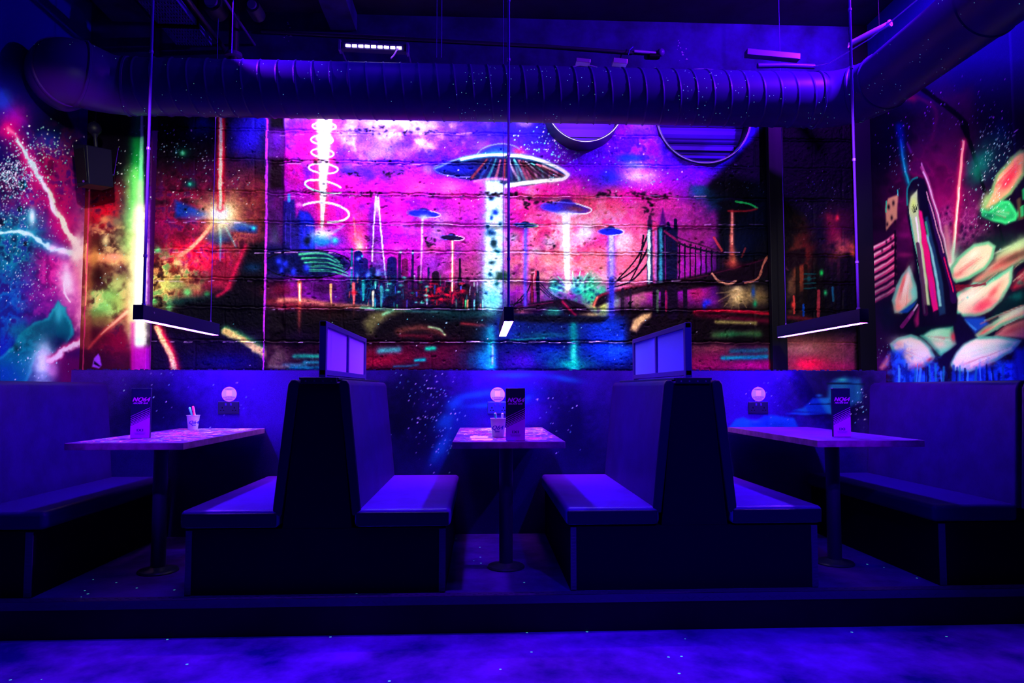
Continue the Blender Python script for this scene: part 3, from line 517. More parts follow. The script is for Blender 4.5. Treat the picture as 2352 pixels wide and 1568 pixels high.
# ------------------------------------------------------------------ left wall (px < 205)
def paint_left(U, V):
    p = Paint(U, V, 21); B = p.blob; L = p.line; G = p.glow; Y = p.poly
    p.warp = 5
    p.fill(-99999, 9999, -9999, 9999, (14, 6, 80))
    p.fill(-99999, 9999, -9999, 235, (12, 4, 120), soft=50)
    B(160, 300, 80, 80, (4, 2, 26), .95); B(30, 430, 70, 80, (4, 6, 40), .95); B(110, 335, 36, 30, (0, 50, 180), .9)
    B(30, 270, 36, 40, (150, 0, 160), .9); B(20, 300, 30, 30, (205, 0, 110), .85); B(5, 230, 30, 30, (20, 60, 200), .7)
    B(90, 400, 50, 50, (120, 10, 110), .8, 40); B(150, 480, 60, 80, (150, 6, 110), .9, 20); B(110, 380, 24, 40, (190, 0, 60), .8, -20); B(185, 430, 20, 60, (70, 10, 90), .8)
    B(185, 520, 22, 60, (170, 30, 130), .8); B(60, 460, 26, 16, (150, 10, 170), .7); B(20, 480, 30, 18, (80, 8, 130), .7); B(120, 440, 16, 50, (215, 10, 70), .5, -25)
    B(190, 470, 10, 40, (60, 6, 80), .7)
    B(0, 600, 90, 60, (6, 40, 90), .9); B(60, 530, 60, 40, (0, 110, 140), .9); B(76, 520, 26, 40, (10, 190, 190), .8); B(20, 560, 50, 14, (6, 40, 110), .7)
    B(24, 610, 40, 26, (0, 150, 180), .85, nz=.9); B(16, 705, 34, 40, (0, 100, 210), .85, nz=.9); B(60, 640, 30, 40, (30, 30, 120), .8)
    B(130, 520, 40, 30, (190, 10, 130), .7); B(120, 620, 46, 60, (160, 4, 120), .95, nz=.7); B(100, 690, 50, 30, (110, 10, 140), .9); B(60, 660, 30, 20, (70, 20, 150), .8); B(135, 600, 24, 30, (225, 10, 110), .8)
    B(40, 740, 50, 30, (60, 8, 120), .8); B(180, 720, 24, 60, (170, 30, 110), .8); B(10, 780, 40, 60, (10, 30, 170), .85); B(160, 690, 24, 40, (200, 60, 160), .7)
    p.neb(110, 420, 100, 110, [(30, 4, 70), (110, 6, 100), (170, 10, 120), (215, 20, 100), (90, 10, 130)], .7, 40, seed=41, sc=22)
    p.neb(30, 560, 80, 90, [(0, 20, 60), (0, 80, 110), (10, 150, 160), (20, 50, 140)], .75, seed=42, sc=18, sharp=2.2)
    p.neb(20, 700, 60, 90, [(20, 10, 100), (0, 70, 170), (10, 120, 190), (40, 10, 120)], .7, seed=43, sc=18)
    p.neb(130, 630, 60, 70, [(110, 0, 100), (190, 10, 130), (235, 50, 160), (140, 6, 130)], .85, seed=44, sc=16)
    p.neb(110, 710, 60, 40, [(70, 6, 110), (130, 14, 140), (170, 30, 150)], .7, seed=45, sc=14)
    p.neb(190, 690, 26, 90, [(190, 40, 120), (235, 110, 170), (255, 170, 190)], .8, seed=46, sc=12)
    # lightning
    PL = [(20, 296), (38, 318), (62, 358), (90, 408), (112, 440), (120, 465), (140, 505), (165, 548), (184, 580)]
    G(PL, 40, (215, 0, 100), 66, a=.75); G(PL, 13, (240, 110, 160), 24, a=.9); L(PL[1:], 6, (205, 235, 220), 13, soft=1, nz=.9); L(PL[3:], 5, (255, 250, 245), 17, soft=1, nz=.6)
    PM = [(-40, 530), (0, 533), (62, 536), (85, 548), (100, 560), (120, 572), (150, 580), (190, 590)]
    G(PM, 24, (20, 180, 190), 34, a=.8); G(PM[5:], 26, (240, 80, 190), 40, a=.7); L(PM, 4, (200, 255, 250), 12, soft=1.2, nz=.9)
    B(73, 498, 10, 22, (120, 250, 235), 1, nz=.2); B(74, 496, 6, 16, (245, 255, 250), 1, nz=.1); B(64, 536, 8, 6, (220, 255, 250), 1, nz=.2)
    # white fire
    B(190, 620, 30, 95, (255, 130, 190), .9); B(196, 625, 15, 100, (255, 240, 220), 1, nz=.5); B(180, 575, 18, 34, (255, 240, 245), .95, nz=.9); B(182, 555, 15, 22, (255, 235, 245), 1, nz=.6); B(172, 590, 9, 12, (255, 240, 245), 1, nz=.5); B(142, 578, 16, 8, (255, 245, 245), 1, nz=.7); B(120, 570, 10, 6, (255, 215, 240), .9)
    B(156, 648, 26, 50, (255, 90, 180), .8, -8, nz=.5); B(155, 645, 16, 40, (255, 235, 235), 1, -8, nz=.6); L([(150, 640), (146, 665), (160, 692)], 9, (255, 230, 235), 3, soft=1.2)
    B(195, 700, 12, 60, (250, 140, 180), .7)
    # teal mountain
    Y([(-60, 900), (-20, 830), (26, 800), (50, 765), (80, 742), (108, 730), (120, 718), (124, 702), (131, 690), (139, 702), (150, 706), (156, 724), (166, 744), (166, 772), (150, 800), (137, 816), (120, 806), (96, 800), (80, 820), (60, 880), (40, 905)], (0, 104, 118), .97, soft=3, nz=5, edge=(30, 200, 190), ew=4, ea=.55)
    B(40, 760, 30, 20, (0, 120, 130), .6); B(100, 760, 36, 24, (0, 60, 90), .7); B(135, 720, 10, 20, (60, 210, 200), .8); B(10, 860, 50, 40, (6, 60, 150), .8); B(60, 830, 24, 40, (10, 110, 140), .6); B(130, 790, 30, 20, (2, 10, 60), .9)
    B(38, 798, 8, 10, (2, 2, 20), 1, nz=.3)
    B(98, 838, 28, 46, (150, 220, 215), .95, nz=.5); B(97, 830, 22, 42, (250, 255, 245), 1, nz=.6); p.neb(60, 790, 50, 30, [(0, 60, 80), (0, 110, 120), (10, 150, 150)], .5, -40, seed=47, sc=9)
    
    p.fill(130, 220, 812, 900, (110, 4, 80), .8, soft=16); B(160, 850, 26, 26, (90, 0, 70), .7)
    G([(118, 828), (136, 816), (148, 798), (166, 795), (190, 782), (205, 776)], 24, (255, 30, 110), a=.9); L([(110, 830), (134, 820), (146, 802), (164, 797), (190, 784), (205, 778)], 11, (255, 230, 225), 13, soft=1.2, nz=.7); B(120, 850, 16, 20, (240, 140, 190), .7)
    # bubbles
    for (x, y, r) in [(52, 424, 13), (46, 480, 8), (6, 511, 10), (60, 560, 8), (24, 452, 4)]:
        B(x, y, r, r * 1.05, (2, 10, 40), 1, nz=0, hard=.6); p.ring(x, y, r * .7, r * .8, 3, (10, 110, 150), a=.7, a0=-60, a1=100); B(x + r * .4, y, r * .25, r * .25, (90, 240, 230), 1, nz=0)
    p.stars(40, 400, 60, 70, 330); p.stars(90, 340, 90, 60, 160); p.stars(30, 520, 60, 120, 200, r=(.4, 1)); p.stars(100, 480, 90, 120, 150, r=(.4, .9)); p.stars(50, 660, 80, 60, 120, r=(.4, 1)); p.stars(20, 400, 60, 40, 200); p.stars(60, 820, 90, 60, 60, r=(.4, .9)); p.stars(-150, 500, 200, 300, 400)
    return p.C

# ------------------------------------------------------------------ right wall (px > 2003)
def paint_right(U, V):
    p = Paint(U, V, 31); B = p.blob; L = p.line; G = p.glow; Y = p.poly
    p.fill(-9999, 99999, -9999, 9999, (16, 2, 26))
    p.fill(-9999, 99999, -9999, 200, (26, 6, 120), soft=70); p.warp = 1.6
    p.neb(2150, 450, 100, 130, [(30, 0, 34), (90, 0, 60), (150, 6, 90), (70, 4, 70)], .8, seed=51, sc=26)
    B(2150, 440, 80, 110, (96, 0, 66), .9); B(2120, 520, 60, 60, (140, 6, 90), .7); B(2180, 300, 60, 90, (70, 4, 60), .8); B(2300, 360, 60, 90, (6, 20, 50), .8); B(2040, 300, 40, 90, (6, 2, 26), .9); B(2250, 620, 90, 60, (60, 10, 40), .6)
    B(2092, 225, 18, 10, (190, 10, 60), .7); G([(2110, 205), (2080, 222)], 9, (110, 8, 50), a=.7); G([(2110, 225), (2150, 255), (2140, 320)], 12, (90, 6, 60), a=.7); B(2220, 240, 20, 40, (70, 0, 60), .6)
    L([(2120, 205), (2160, 235), (2212, 275), (2222, 310)], 12, (3, 1, 12), a=.9); L([(2212, 290), (2235, 350), (2262, 440)], 11, (3, 1, 12), 8, a=.95); B(2245, 400, 8, 14, (3, 1, 12), .9)
    B(2255, 370, 26, 50, (8, 110, 96), .8, 30); B(2300, 290, 20, 40, (4, 40, 70), .8); B(2240, 390, 18, 26, (10, 120, 90), .6)
    G([(2067, 290), (2072, 350), (2080, 400), (2088, 425)], 22, (0, 100, 110), 14, a=.95); L([(2068, 320), (2076, 380), (2086, 420)], 4, (30, 180, 170), a=.8, soft=1.5); G([(2084, 330), (2092, 350)], 7, (110, 40, 130), a=.7)
    # craters
    B(2200, 520, 60, 46, (150, 36, 120), .85, nz=.9); B(2170, 480, 40, 40, (165, 6, 90), .6)
    p.neb(2200, 520, 66, 50, [(70, 10, 60), (140, 30, 110), (180, 80, 140), (110, 20, 90)], .8, seed=52, sc=10, sharp=2.4)
    rng = np.random.RandomState(8)
    for k in range(34): B(rng.uniform(2150, 2262), rng.uniform(476, 570), rng.uniform(2, 5), rng.uniform(3, 7), (34, 4, 50), .9, 20, nz=.4)
    # broken blocks at the left
    Y([(2034, 470), (2040, 455), (2062, 446), (2060, 500), (2050, 512), (2036, 530)], (215, 150, 100), .95, soft=2); 
    for (x, y) in [(2041, 475), (2048, 500), (2056, 510), (2052, 466), (2038, 515)]: B(x, y, 3, 6, (20, 4, 20), 1, nz=.3)
    L([(2036, 462), (2036, 486)], 3, (40, 190, 120)); L([(2062, 437), (2062, 448)], 2.5, (40, 200, 170)); B(2075, 580, 26, 60, (60, 4, 60), .8); B(2080, 540, 16, 10, (150, 10, 110), .6); B(2078, 585, 22, 6, (140, 20, 90), .7)
    p.fill(1990, 2056, 530, 690, (34, 2, 40), .9, soft=6)
    for k in range(8):
        y = 575 + 17.5 * k
        L([(1990, y + 4), (2030, y - 18), (2054, y - 34)], 10, (235, 60, 120), 9, soft=1); L([(1990, y + 2), (2030, y - 20), (2054, y - 36)], 6, (255, 215, 200), 2, soft=1.2, a=1, a1=.5)
    L([(2056, 530), (2056, 650)], 5, (14, 2, 24), a=.9)
    for (x, y) in [(2046, 548), (2036, 556), (2050, 568), (2026, 575)]: B(x, y, 3, 6, (14, 2, 24), 1)
    B(2020, 760, 50, 90, (44, 4, 70), .9); B(2040, 720, 40, 60, (6, 14, 40), .8); p.stars(2030, 820, 40, 50, 50, r=(.4, 1)); B(2025, 840, 40, 30, (90, 10, 110), .7)
    Y([(2020, 845), (2036, 820), (2044, 812), (2040, 838), (2026, 850)], (235, 120, 130), .9, soft=4)
    # light beams
    L([(2116, 375), (2124, 398), (2136, 440)], 3, (225, 150, 200), a=.8, soft=1.5); L([(2118, 385), (2135, 430), (2160, 520), (2178, 590)], 8, (170, 60, 120), a=.7); L([(2120, 395), (2138, 440), (2160, 518), (2180, 600)], 3, (230, 190, 210), a=.9, soft=1.2)
    G([(2213, 325), (2203, 430), (2186, 610)], 18, (190, 10, 80), 24, a=.9); L([(2213, 325), (2203, 430), (2186, 610)], 5, (255, 150, 140), 8, soft=1); L([(2204, 430), (2187, 610)], 2.5, (255, 245, 220), 5, soft=1)
    B(2183, 600, 26, 46, (110, 200, 150), .85, nz=.4); B(2180, 610, 14, 34, (245, 255, 220), .95, nz=.3); G([(2172, 520), (2182, 600)], 14, (225, 120, 140), a=.7); G([(2240, 560), (2190, 612)], 14, (110, 60, 90), 10, a=.6)
    # rocks and crystals
    def rock(P, c, e=(40, 200, 150), dark=True, hi=None):
        if dark: Y([(x + (3 if k % 2 else -2), y + 5) for k, (x, y) in enumerate(P)], (8, 2, 26), .8, soft=7)
        Y(P, c, 1, soft=2.5, edge=e, ew=4, ea=.75)
        cx = sum(q[0] for q in P) / len(P); cy = sum(q[1] for q in P) / len(P); rg = np.random.RandomState(int(cx * 7 + cy) % 9999)
        if dark:
            s_ = max(P, key=lambda q: math.hypot(q[0] - cx, q[1] - cy)); dx, dy = s_[0] - cx, s_[1] - cy; ln = math.hypot(dx, dy); nx, ny = -dy / ln, dx / ln
            for k in range(7):
                o_ = rg.uniform(-.28, .28) * ln; t0, t1 = rg.uniform(-.6, .0), rg.uniform(.1, .7)
                L([(cx + nx * o_ + dx * t0, cy + ny * o_ + dy * t0), (cx + nx * o_ * .6 + dx * t1, cy + ny * o_ * .6 + dy * t1)], rg.uniform(2, 5), [(255, 250, 225), (225, 110, 100), (170, 220, 180), (200, 60, 80)][k % 4], 1, a=.45, soft=1.6)
        if hi:
            for (x, y, rx, ry, cc, rot) in hi: B(x, y, rx, ry, cc, .85, rot, nz=.5)
    # dark surroundings
    Y([(2060, 720), (2110, 640), (2200, 640), (2240, 660), (2400, 560), (2400, 880), (2060, 880)], (10, 4, 34), .85, soft=20)
    rock([(2255, 478), (2275, 440), (2290, 400), (2322, 362), (2344, 344), (2360, 350), (2352, 400), (2322, 445), (2290, 470), (2268, 484)], (240, 175, 120), (60, 150, 90), hi=[(2316, 410, 14, 44, (225, 20, 60), 32), (2264, 460, 10, 22, (150, 190, 110), 25)])
    rock([(2253, 480), (2270, 486), (2300, 462), (2318, 462), (2338, 492), (2334, 506), (2310, 514), (2280, 506), (2256, 496)], (30, 160, 90), (60, 230, 130), hi=[(2310, 480, 20, 12, (40, 200, 110), 20), (2270, 496, 16, 8, (10, 90, 70), 10)])
    L([(2340, 460), (2345, 500)], 10, (90, 70, 50), a=.8); L([(2355, 430), (2345, 505)], 4, (40, 190, 110), a=.9); L([(2295, 515), (2306, 555)], 5, (3, 2, 14), a=.8)
    B(2290, 560, 60, 30, (10, 50, 44), .7)
    rock([(2232, 640), (2262, 602), (2300, 572), (2352, 548), (2420, 520), (2420, 590), (2352, 600), (2300, 628), (2260, 648), (2235, 652)], (165, 150, 120), (50, 90, 70), hi=[(2340, 565, 50, 14, (190, 230, 160), -25), (2300, 606, 50, 12, (230, 90, 90), -30), (2250, 636, 24, 10, (240, 120, 110), -35), (2330, 590, 40, 8, (90, 60, 50), -25)])
    rock([(2184, 616), (2200, 592), (2236, 562), (2270, 556), (2286, 566), (2280, 592), (2262, 618), (2226, 640), (2196, 648), (2186, 640)], (250, 215, 180), (60, 190, 130), hi=[(2235, 585, 22, 10, (255, 250, 225), -40), (2222, 612, 30, 7, (255, 150, 140), -42), (2262, 590, 9, 24, (255, 225, 190), 25), (2200, 630, 18, 8, (235, 120, 110), -20)])
    rock([(2188, 690), (2200, 672), (2236, 650), (2262, 652), (2300, 628), (2326, 612), (2322, 650), (2300, 690), (2276, 712), (2240, 726), (2206, 726), (2190, 712)], (252, 225, 195), (40, 200, 150), hi=[(2228, 680, 30, 16, (255, 250, 230), -35), (2262, 700, 40, 14, (235, 30, 80), -30), (2298, 660, 14, 40, (250, 200, 160), 35), (2280, 672, 8, 34, (235, 90, 100), 38)])
    L([(2190, 656), (2232, 656), (2262, 652)], 6, (120, 10, 40), a=.8); B(2200, 664, 20, 8, (170, 20, 50), .8)
    rock([(2320, 660), (2340, 625), (2400, 580), (2400, 640), (2352, 660), (2326, 668)], (190, 30, 60), (60, 10, 40)); B(2345, 650, 14, 8, (10, 90, 80), .8)
    Y([(2300, 690), (2352, 660), (2420, 650), (2420, 730), (2300, 745), (2270, 735)], (6, 30, 40), .9, soft=6); B(2335, 680, 20, 14, (10, 100, 96), .8, nz=1); Y([(2200, 730), (2260, 728), (2270, 745), (2240, 764)], (20, 70, 200), .9, soft=5); L([(2215, 735), (2240, 756)], 5, (60, 140, 240), a=.7)
    rock([(2230, 776), (2262, 752), (2310, 724), (2352, 704), (2420, 680), (2420, 705), (2352, 728), (2300, 748), (2262, 770), (2240, 778)], (255, 190, 160), (60, 190, 140), hi=[(2330, 718, 60, 7, (255, 245, 210), -26), (2262, 760, 24, 7, (230, 60, 70), -30)])
    Y([(2285, 770), (2310, 750), (2352, 732), (2420, 715), (2420, 780), (2352, 776), (2300, 774)], (225, 130, 120), .95, soft=4); B(2320, 760, 30, 8, (170, 40, 60), .6, -20)
    rock([(2050, 690), (2060, 655), (2074, 628), (2088, 612), (2096, 632), (2105, 660), (2107, 684), (2092, 700), (2072, 718), (2056, 718)], (250, 190, 160), (60, 170, 150), hi=[(2082, 650, 7, 40, (255, 245, 220), 15), (2072, 655, 4, 36, (240, 90, 90), 16), (2098, 672, 8, 22, (110, 220, 190), 0), (2062, 705, 10, 12, (255, 150, 120), 0)])
    Y([(2066, 718), (2092, 700), (2106, 692), (2098, 706), (2084, 718)], (14, 60, 150), .95, soft=2)
    rock([(2044, 790), (2062, 776), (2092, 768), (2116, 776), (2136, 796), (2147, 818), (2140, 830), (2120, 842), (2100, 854), (2082, 850), (2070, 824), (2050, 806)], (255, 225, 200), (30, 170, 140), hi=[(2085, 790, 34, 14, (255, 255, 235), 10), (2112, 815, 26, 20, (255, 245, 225), 20), (2104, 844, 26, 9, (245, 40, 80), -15), (2064, 790, 14, 8, (255, 190, 180), 0), (2136, 826, 10, 5, (200, 20, 60), -30)])
    rock([(2114, 770), (2130, 758), (2160, 750), (2188, 748), (2190, 768), (2196, 790), (2176, 806), (2162, 816), (2146, 800), (2130, 782)], (130, 220, 165), (20, 130, 110), hi=[(2150, 765, 24, 12, (190, 250, 200), -15), (2160, 790, 26, 14, (255, 215, 180), 10), (2190, 775, 8, 14, (225, 30, 60), 0), (2166, 806, 16, 6, (120, 230, 170), -30)])
    rock([(2181, 830), (2196, 808), (2212, 788), (2240, 774), (2290, 772), (2346, 782), (2326, 806), (2290, 826), (2262, 838), (2226, 852), (2192, 850)], (255, 225, 200), (30, 170, 130), hi=[(2222, 810, 40, 22, (255, 255, 235), -15), (2280, 800, 40, 18, (215, 245, 200), -15), (2320, 792, 26, 12, (60, 200, 150), -20), (2250, 840, 40, 8, (255, 170, 190), -15), (2206, 838, 20, 10, (255, 215, 215), 0)])
    p.warp = 1.2
    # gloved hand shadows
    Y([(2092, 765), (2118, 740), (2150, 742), (2200, 735), (2188, 748), (2140, 756), (2120, 768)], (5, 14, 34), .95, soft=3)
    Y([(2188, 722), (2206, 720), (2244, 775), (2212, 790), (2196, 810), (2180, 840), (2170, 870), (2150, 870), (2150, 830), (2196, 790), (2190, 750)], (12, 4, 46), .97, soft=3)
    Y([(2100, 735), (2112, 700), (2120, 720), (2126, 745), (2104, 750)], (150, 20, 90), .9, soft=4); L([(2088, 730), (2108, 700)], 4, (235, 190, 220), a=.8, soft=1.3); L([(2072, 750), (2096, 718)], 9, (120, 20, 100), a=.8)
    # blue drips
    for (x0, x1, y0, c) in [(2052, 2075, 806, (30, 70, 230)), (2076, 2100, 850, (10, 30, 150)), (2100, 2128, 855, (14, 50, 190)), (2128, 2150, 835, (30, 60, 210)), (2190, 2240, 858, (16, 70, 210)), (2240, 2290, 845, (14, 60, 200)), (2290, 2330, 830, (20, 110, 240)), (2330, 2420, 800, (10, 60, 180))]:
        p.fill(x0, x1, y0, 960, c, .85, soft=7); p.neb((x0 + x1) / 2, y0 + 30, 30, 40, [(4, 10, 80), c, (30, 110, 240)], .7, seed=int(x0), sc=9)
    for k in range(34):
        x = rng.uniform(2050, 2360); L([(x, rng.uniform(835, 860)), (x + rng.uniform(-6, 6), 900)], rng.uniform(2, 6), [(4, 6, 60), (70, 160, 250), (10, 30, 140), (20, 120, 150)][rng.randint(4)], a=.7, soft=1.2)
    # the long hilt
    Y([(2083, 462), (2084, 436), (2092, 414), (2106, 406), (2122, 412), (2130, 432), (2152, 510), (2172, 580), (2192, 660), (2200, 690), (2196, 740), (2110, 752), (2112, 700), (2106, 640), (2096, 560), (2084, 500)], (10, 4, 34), 1, soft=2)
    L([(2084, 470), (2084, 436), (2094, 414), (2106, 408)], 4, (20, 120, 110), soft=1); B(2106, 425, 14, 12, (20, 4, 30), .9)
    Y([(2086, 486), (2092, 452), (2106, 436), (2108, 470), (2112, 500), (2120, 560), (2130, 640), (2136, 700), (2122, 700), (2112, 620), (2096, 540)], (190, 215, 150), 1, soft=2); B(2098, 470, 9, 22, (215, 250, 110), .95, nz=.2); L([(2090, 500), (2104, 580), (2118, 660), (2124, 720)], 4, (90, 200, 150), 3, a=.9); L([(2104, 500), (2114, 580), (2124, 650)], 4, (255, 245, 230), 3, soft=1.2)
    L([(2108, 560), (2118, 640), (2126, 720)], 9, (60, 10, 60), 12, a=.8)
    Y([(2110, 482), (2117, 486), (2128, 540), (2146, 640), (2156, 710), (2144, 716), (2132, 650), (2118, 560)], (235, 14, 110), 1, soft=1.5, nz=1); B(2142, 670, 6, 40, (200, 20, 160), .7, -8, nz=.2)
    Y([(2124, 500), (2130, 496), (2148, 570), (2166, 650), (2172, 720), (2158, 726), (2148, 650), (2134, 570)], (24, 50, 90), 1, soft=2); L([(2130, 540), (2148, 620), (2160, 700)], 5, (130, 200, 200), 6, soft=1.3, nz=.3); L([(2126, 510), (2132, 540)], 5, (60, 170, 120), a=.8)
    L([(2136, 470), (2156, 550), (2184, 650), (2190, 690)], 9, (40, 6, 70), 14, a=.9); L([(2128, 440), (2150, 516), (2168, 580)], 2.4, (225, 150, 170), 2, soft=1); L([(2168, 590), (2190, 670)], 2.5, (235, 10, 90), soft=1); L([(2086, 480), (2094, 540), (2110, 610)], 2.4, (10, 4, 30), soft=.8)
    for k in range(9): L([(2094 + k * 1.6, 478 - (k % 3) * 4), (2098 + (k * 5) % 9, 488 - (k * 7) % 14)], 1.2, (10, 20, 20), a=.8)
    B(2160, 735, 30, 14, (14, 6, 40), .9)
    p.stars(2290, 350, 70, 110, 200, r=(.4, 1.1)); p.stars(2060, 350, 40, 110, 60, r=(.4, .9)); p.stars(2180, 250, 120, 90, 60, r=(.4, 1)); p.stars(2270, 470, 50, 60, 90, r=(.4, 1)); p.stars(2600, 500, 250, 350, 400)
    return p.C

def paint_wainscot(U, V):
    p = Paint(U, V, 41); B = p.blob; L = p.line; G = p.glow; Y = p.poly
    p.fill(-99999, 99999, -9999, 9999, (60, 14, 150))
    B(980, 980, 100, 130, (6, 2, 34), .97, 15); B(930, 950, 90, 150, (6, 2, 34), .9); B(1310, 980, 90, 150, (10, 2, 50), .9); B(340, 950, 170, 110, (10, 2, 46), .9); B(1900, 900, 130, 90, (8, 2, 40), .9); B(1960, 930, 90, 120, (8, 2, 36), .9); p.fill(-9999, 9999, 1010, 2000, (14, 3, 60), .6, soft=40)  # dark sky, plus dimness between light pools and lower down painted in
    Y([(1075, 900), (1200, 880), (1260, 900), (1210, 930), (1100, 960), (1060, 1020), (1010, 1080), (1000, 1060), (1020, 990), (1040, 930)], (16, 40, 120), .7, soft=20)
    for (x, y, rx, ry, rot) in [(1045, 925, 24, 12, -20), (1020, 968, 34, 20, -40), (1100, 905, 60, 8, -8), (1212, 915, 14, 9, -20), (1205, 925, 10, 4, 0), (1010, 1030, 14, 50, 30), (1180, 862, 60, 8, 0), (1120, 930, 60, 6, -4), (1300, 870, 50, 8, 10)]: B(x, y, rx, ry, (24, 130, 190), .6, rot)
    Y([(1676, 980), (1690, 962), (1706, 958), (1722, 964), (1736, 968), (1746, 960), (1755, 953), (1775, 953), (1812, 958), (1825, 960), (1835, 985), (1676, 990)], (20, 140, 170), .9, soft=3, nz=2); B(1735, 968, 16, 5, (60, 220, 190), .8); B(1790, 975, 40, 12, (14, 80, 130), .7)
    Y([(1820, 943), (1845, 935), (1860, 922), (1868, 914), (1905, 914), (1912, 950), (1850, 946)], (16, 110, 140), .9, soft=3); Y([(1804, 950), (1824, 947), (1900, 949), (1850, 953)], (20, 120, 160), .9, soft=2); L([(1860, 928), (1910, 928)], 4, (6, 20, 60), a=.8); B(1881, 908, 8, 3, (20, 110, 150), .9)
    Y([(1915, 873), (1940, 866), (1975, 870), (1980, 890), (1978, 920), (1950, 935), (1900, 920), (1905, 885)], (20, 104, 120), .8, soft=6); L([(1900, 880), (1985, 882)], 4, (4, 14, 40), a=.9); B(1934, 872, 12, 4, (40, 170, 130), .8)
    for a in [(1000, 960, 60, 130, 130), (970, 880, 60, 30, 30), (1290, 950, 60, 90, 30), (540, 930, 80, 70, 14), (340, 900, 100, 60, 26), (1760, 900, 90, 70, 24), (1970, 930, 30, 60, 30)]:
        p.stars(*a, r=(.5, 1.1))
    return p.C
# ------------------------------------------------------------------ camera model (also used to read positions off the photograph)
CAM = (0.0, 0.0, 1.04); F = 1568.0; YAW = R(2.67); TILT = R(3.2); SH = 22.3
_ct, _st, _cy, _sy = math.cos(TILT), math.sin(TILT), math.cos(YAW), math.sin(YAW)
def proj(X, Y, Z):
    dx = X - CAM[0]; dy = Y - CAM[1]; dz = Z - CAM[2]
    f1 = dx * _sy + dy * _cy; r = dx * _cy - dy * _sy
    f = f1 * _ct + dz * _st; u = -f1 * _st + dz * _ct
    return 1176 + F * r / f, 784 + SH - F * u / f
def ray(px, py):
    r = (px - 1176) / F; u = -(py - 784 - SH) / F; f = 1.0
    f1 = f * _ct - u * _st; z = f * _st + u * _ct
    return (f1 * _sy + r * _cy, f1 * _cy - r * _sy, z)
def atY(px, py, Y):
    d = ray(px, py); t = (Y - CAM[1]) / d[1]; return Vector((CAM[0] + d[0] * t, Y, CAM[2] + d[2] * t))
def atX(px, py, X):
    d = ray(px, py); t = (X - CAM[0]) / d[0]; return Vector((X, CAM[1] + d[1] * t, CAM[2] + d[2] * t))
def atZ(px, py, Z):
    d = ray(px, py); t = (Z - CAM[2]) / d[2]; return Vector((CAM[0] + d[0] * t, CAM[1] + d[1] * t, Z))

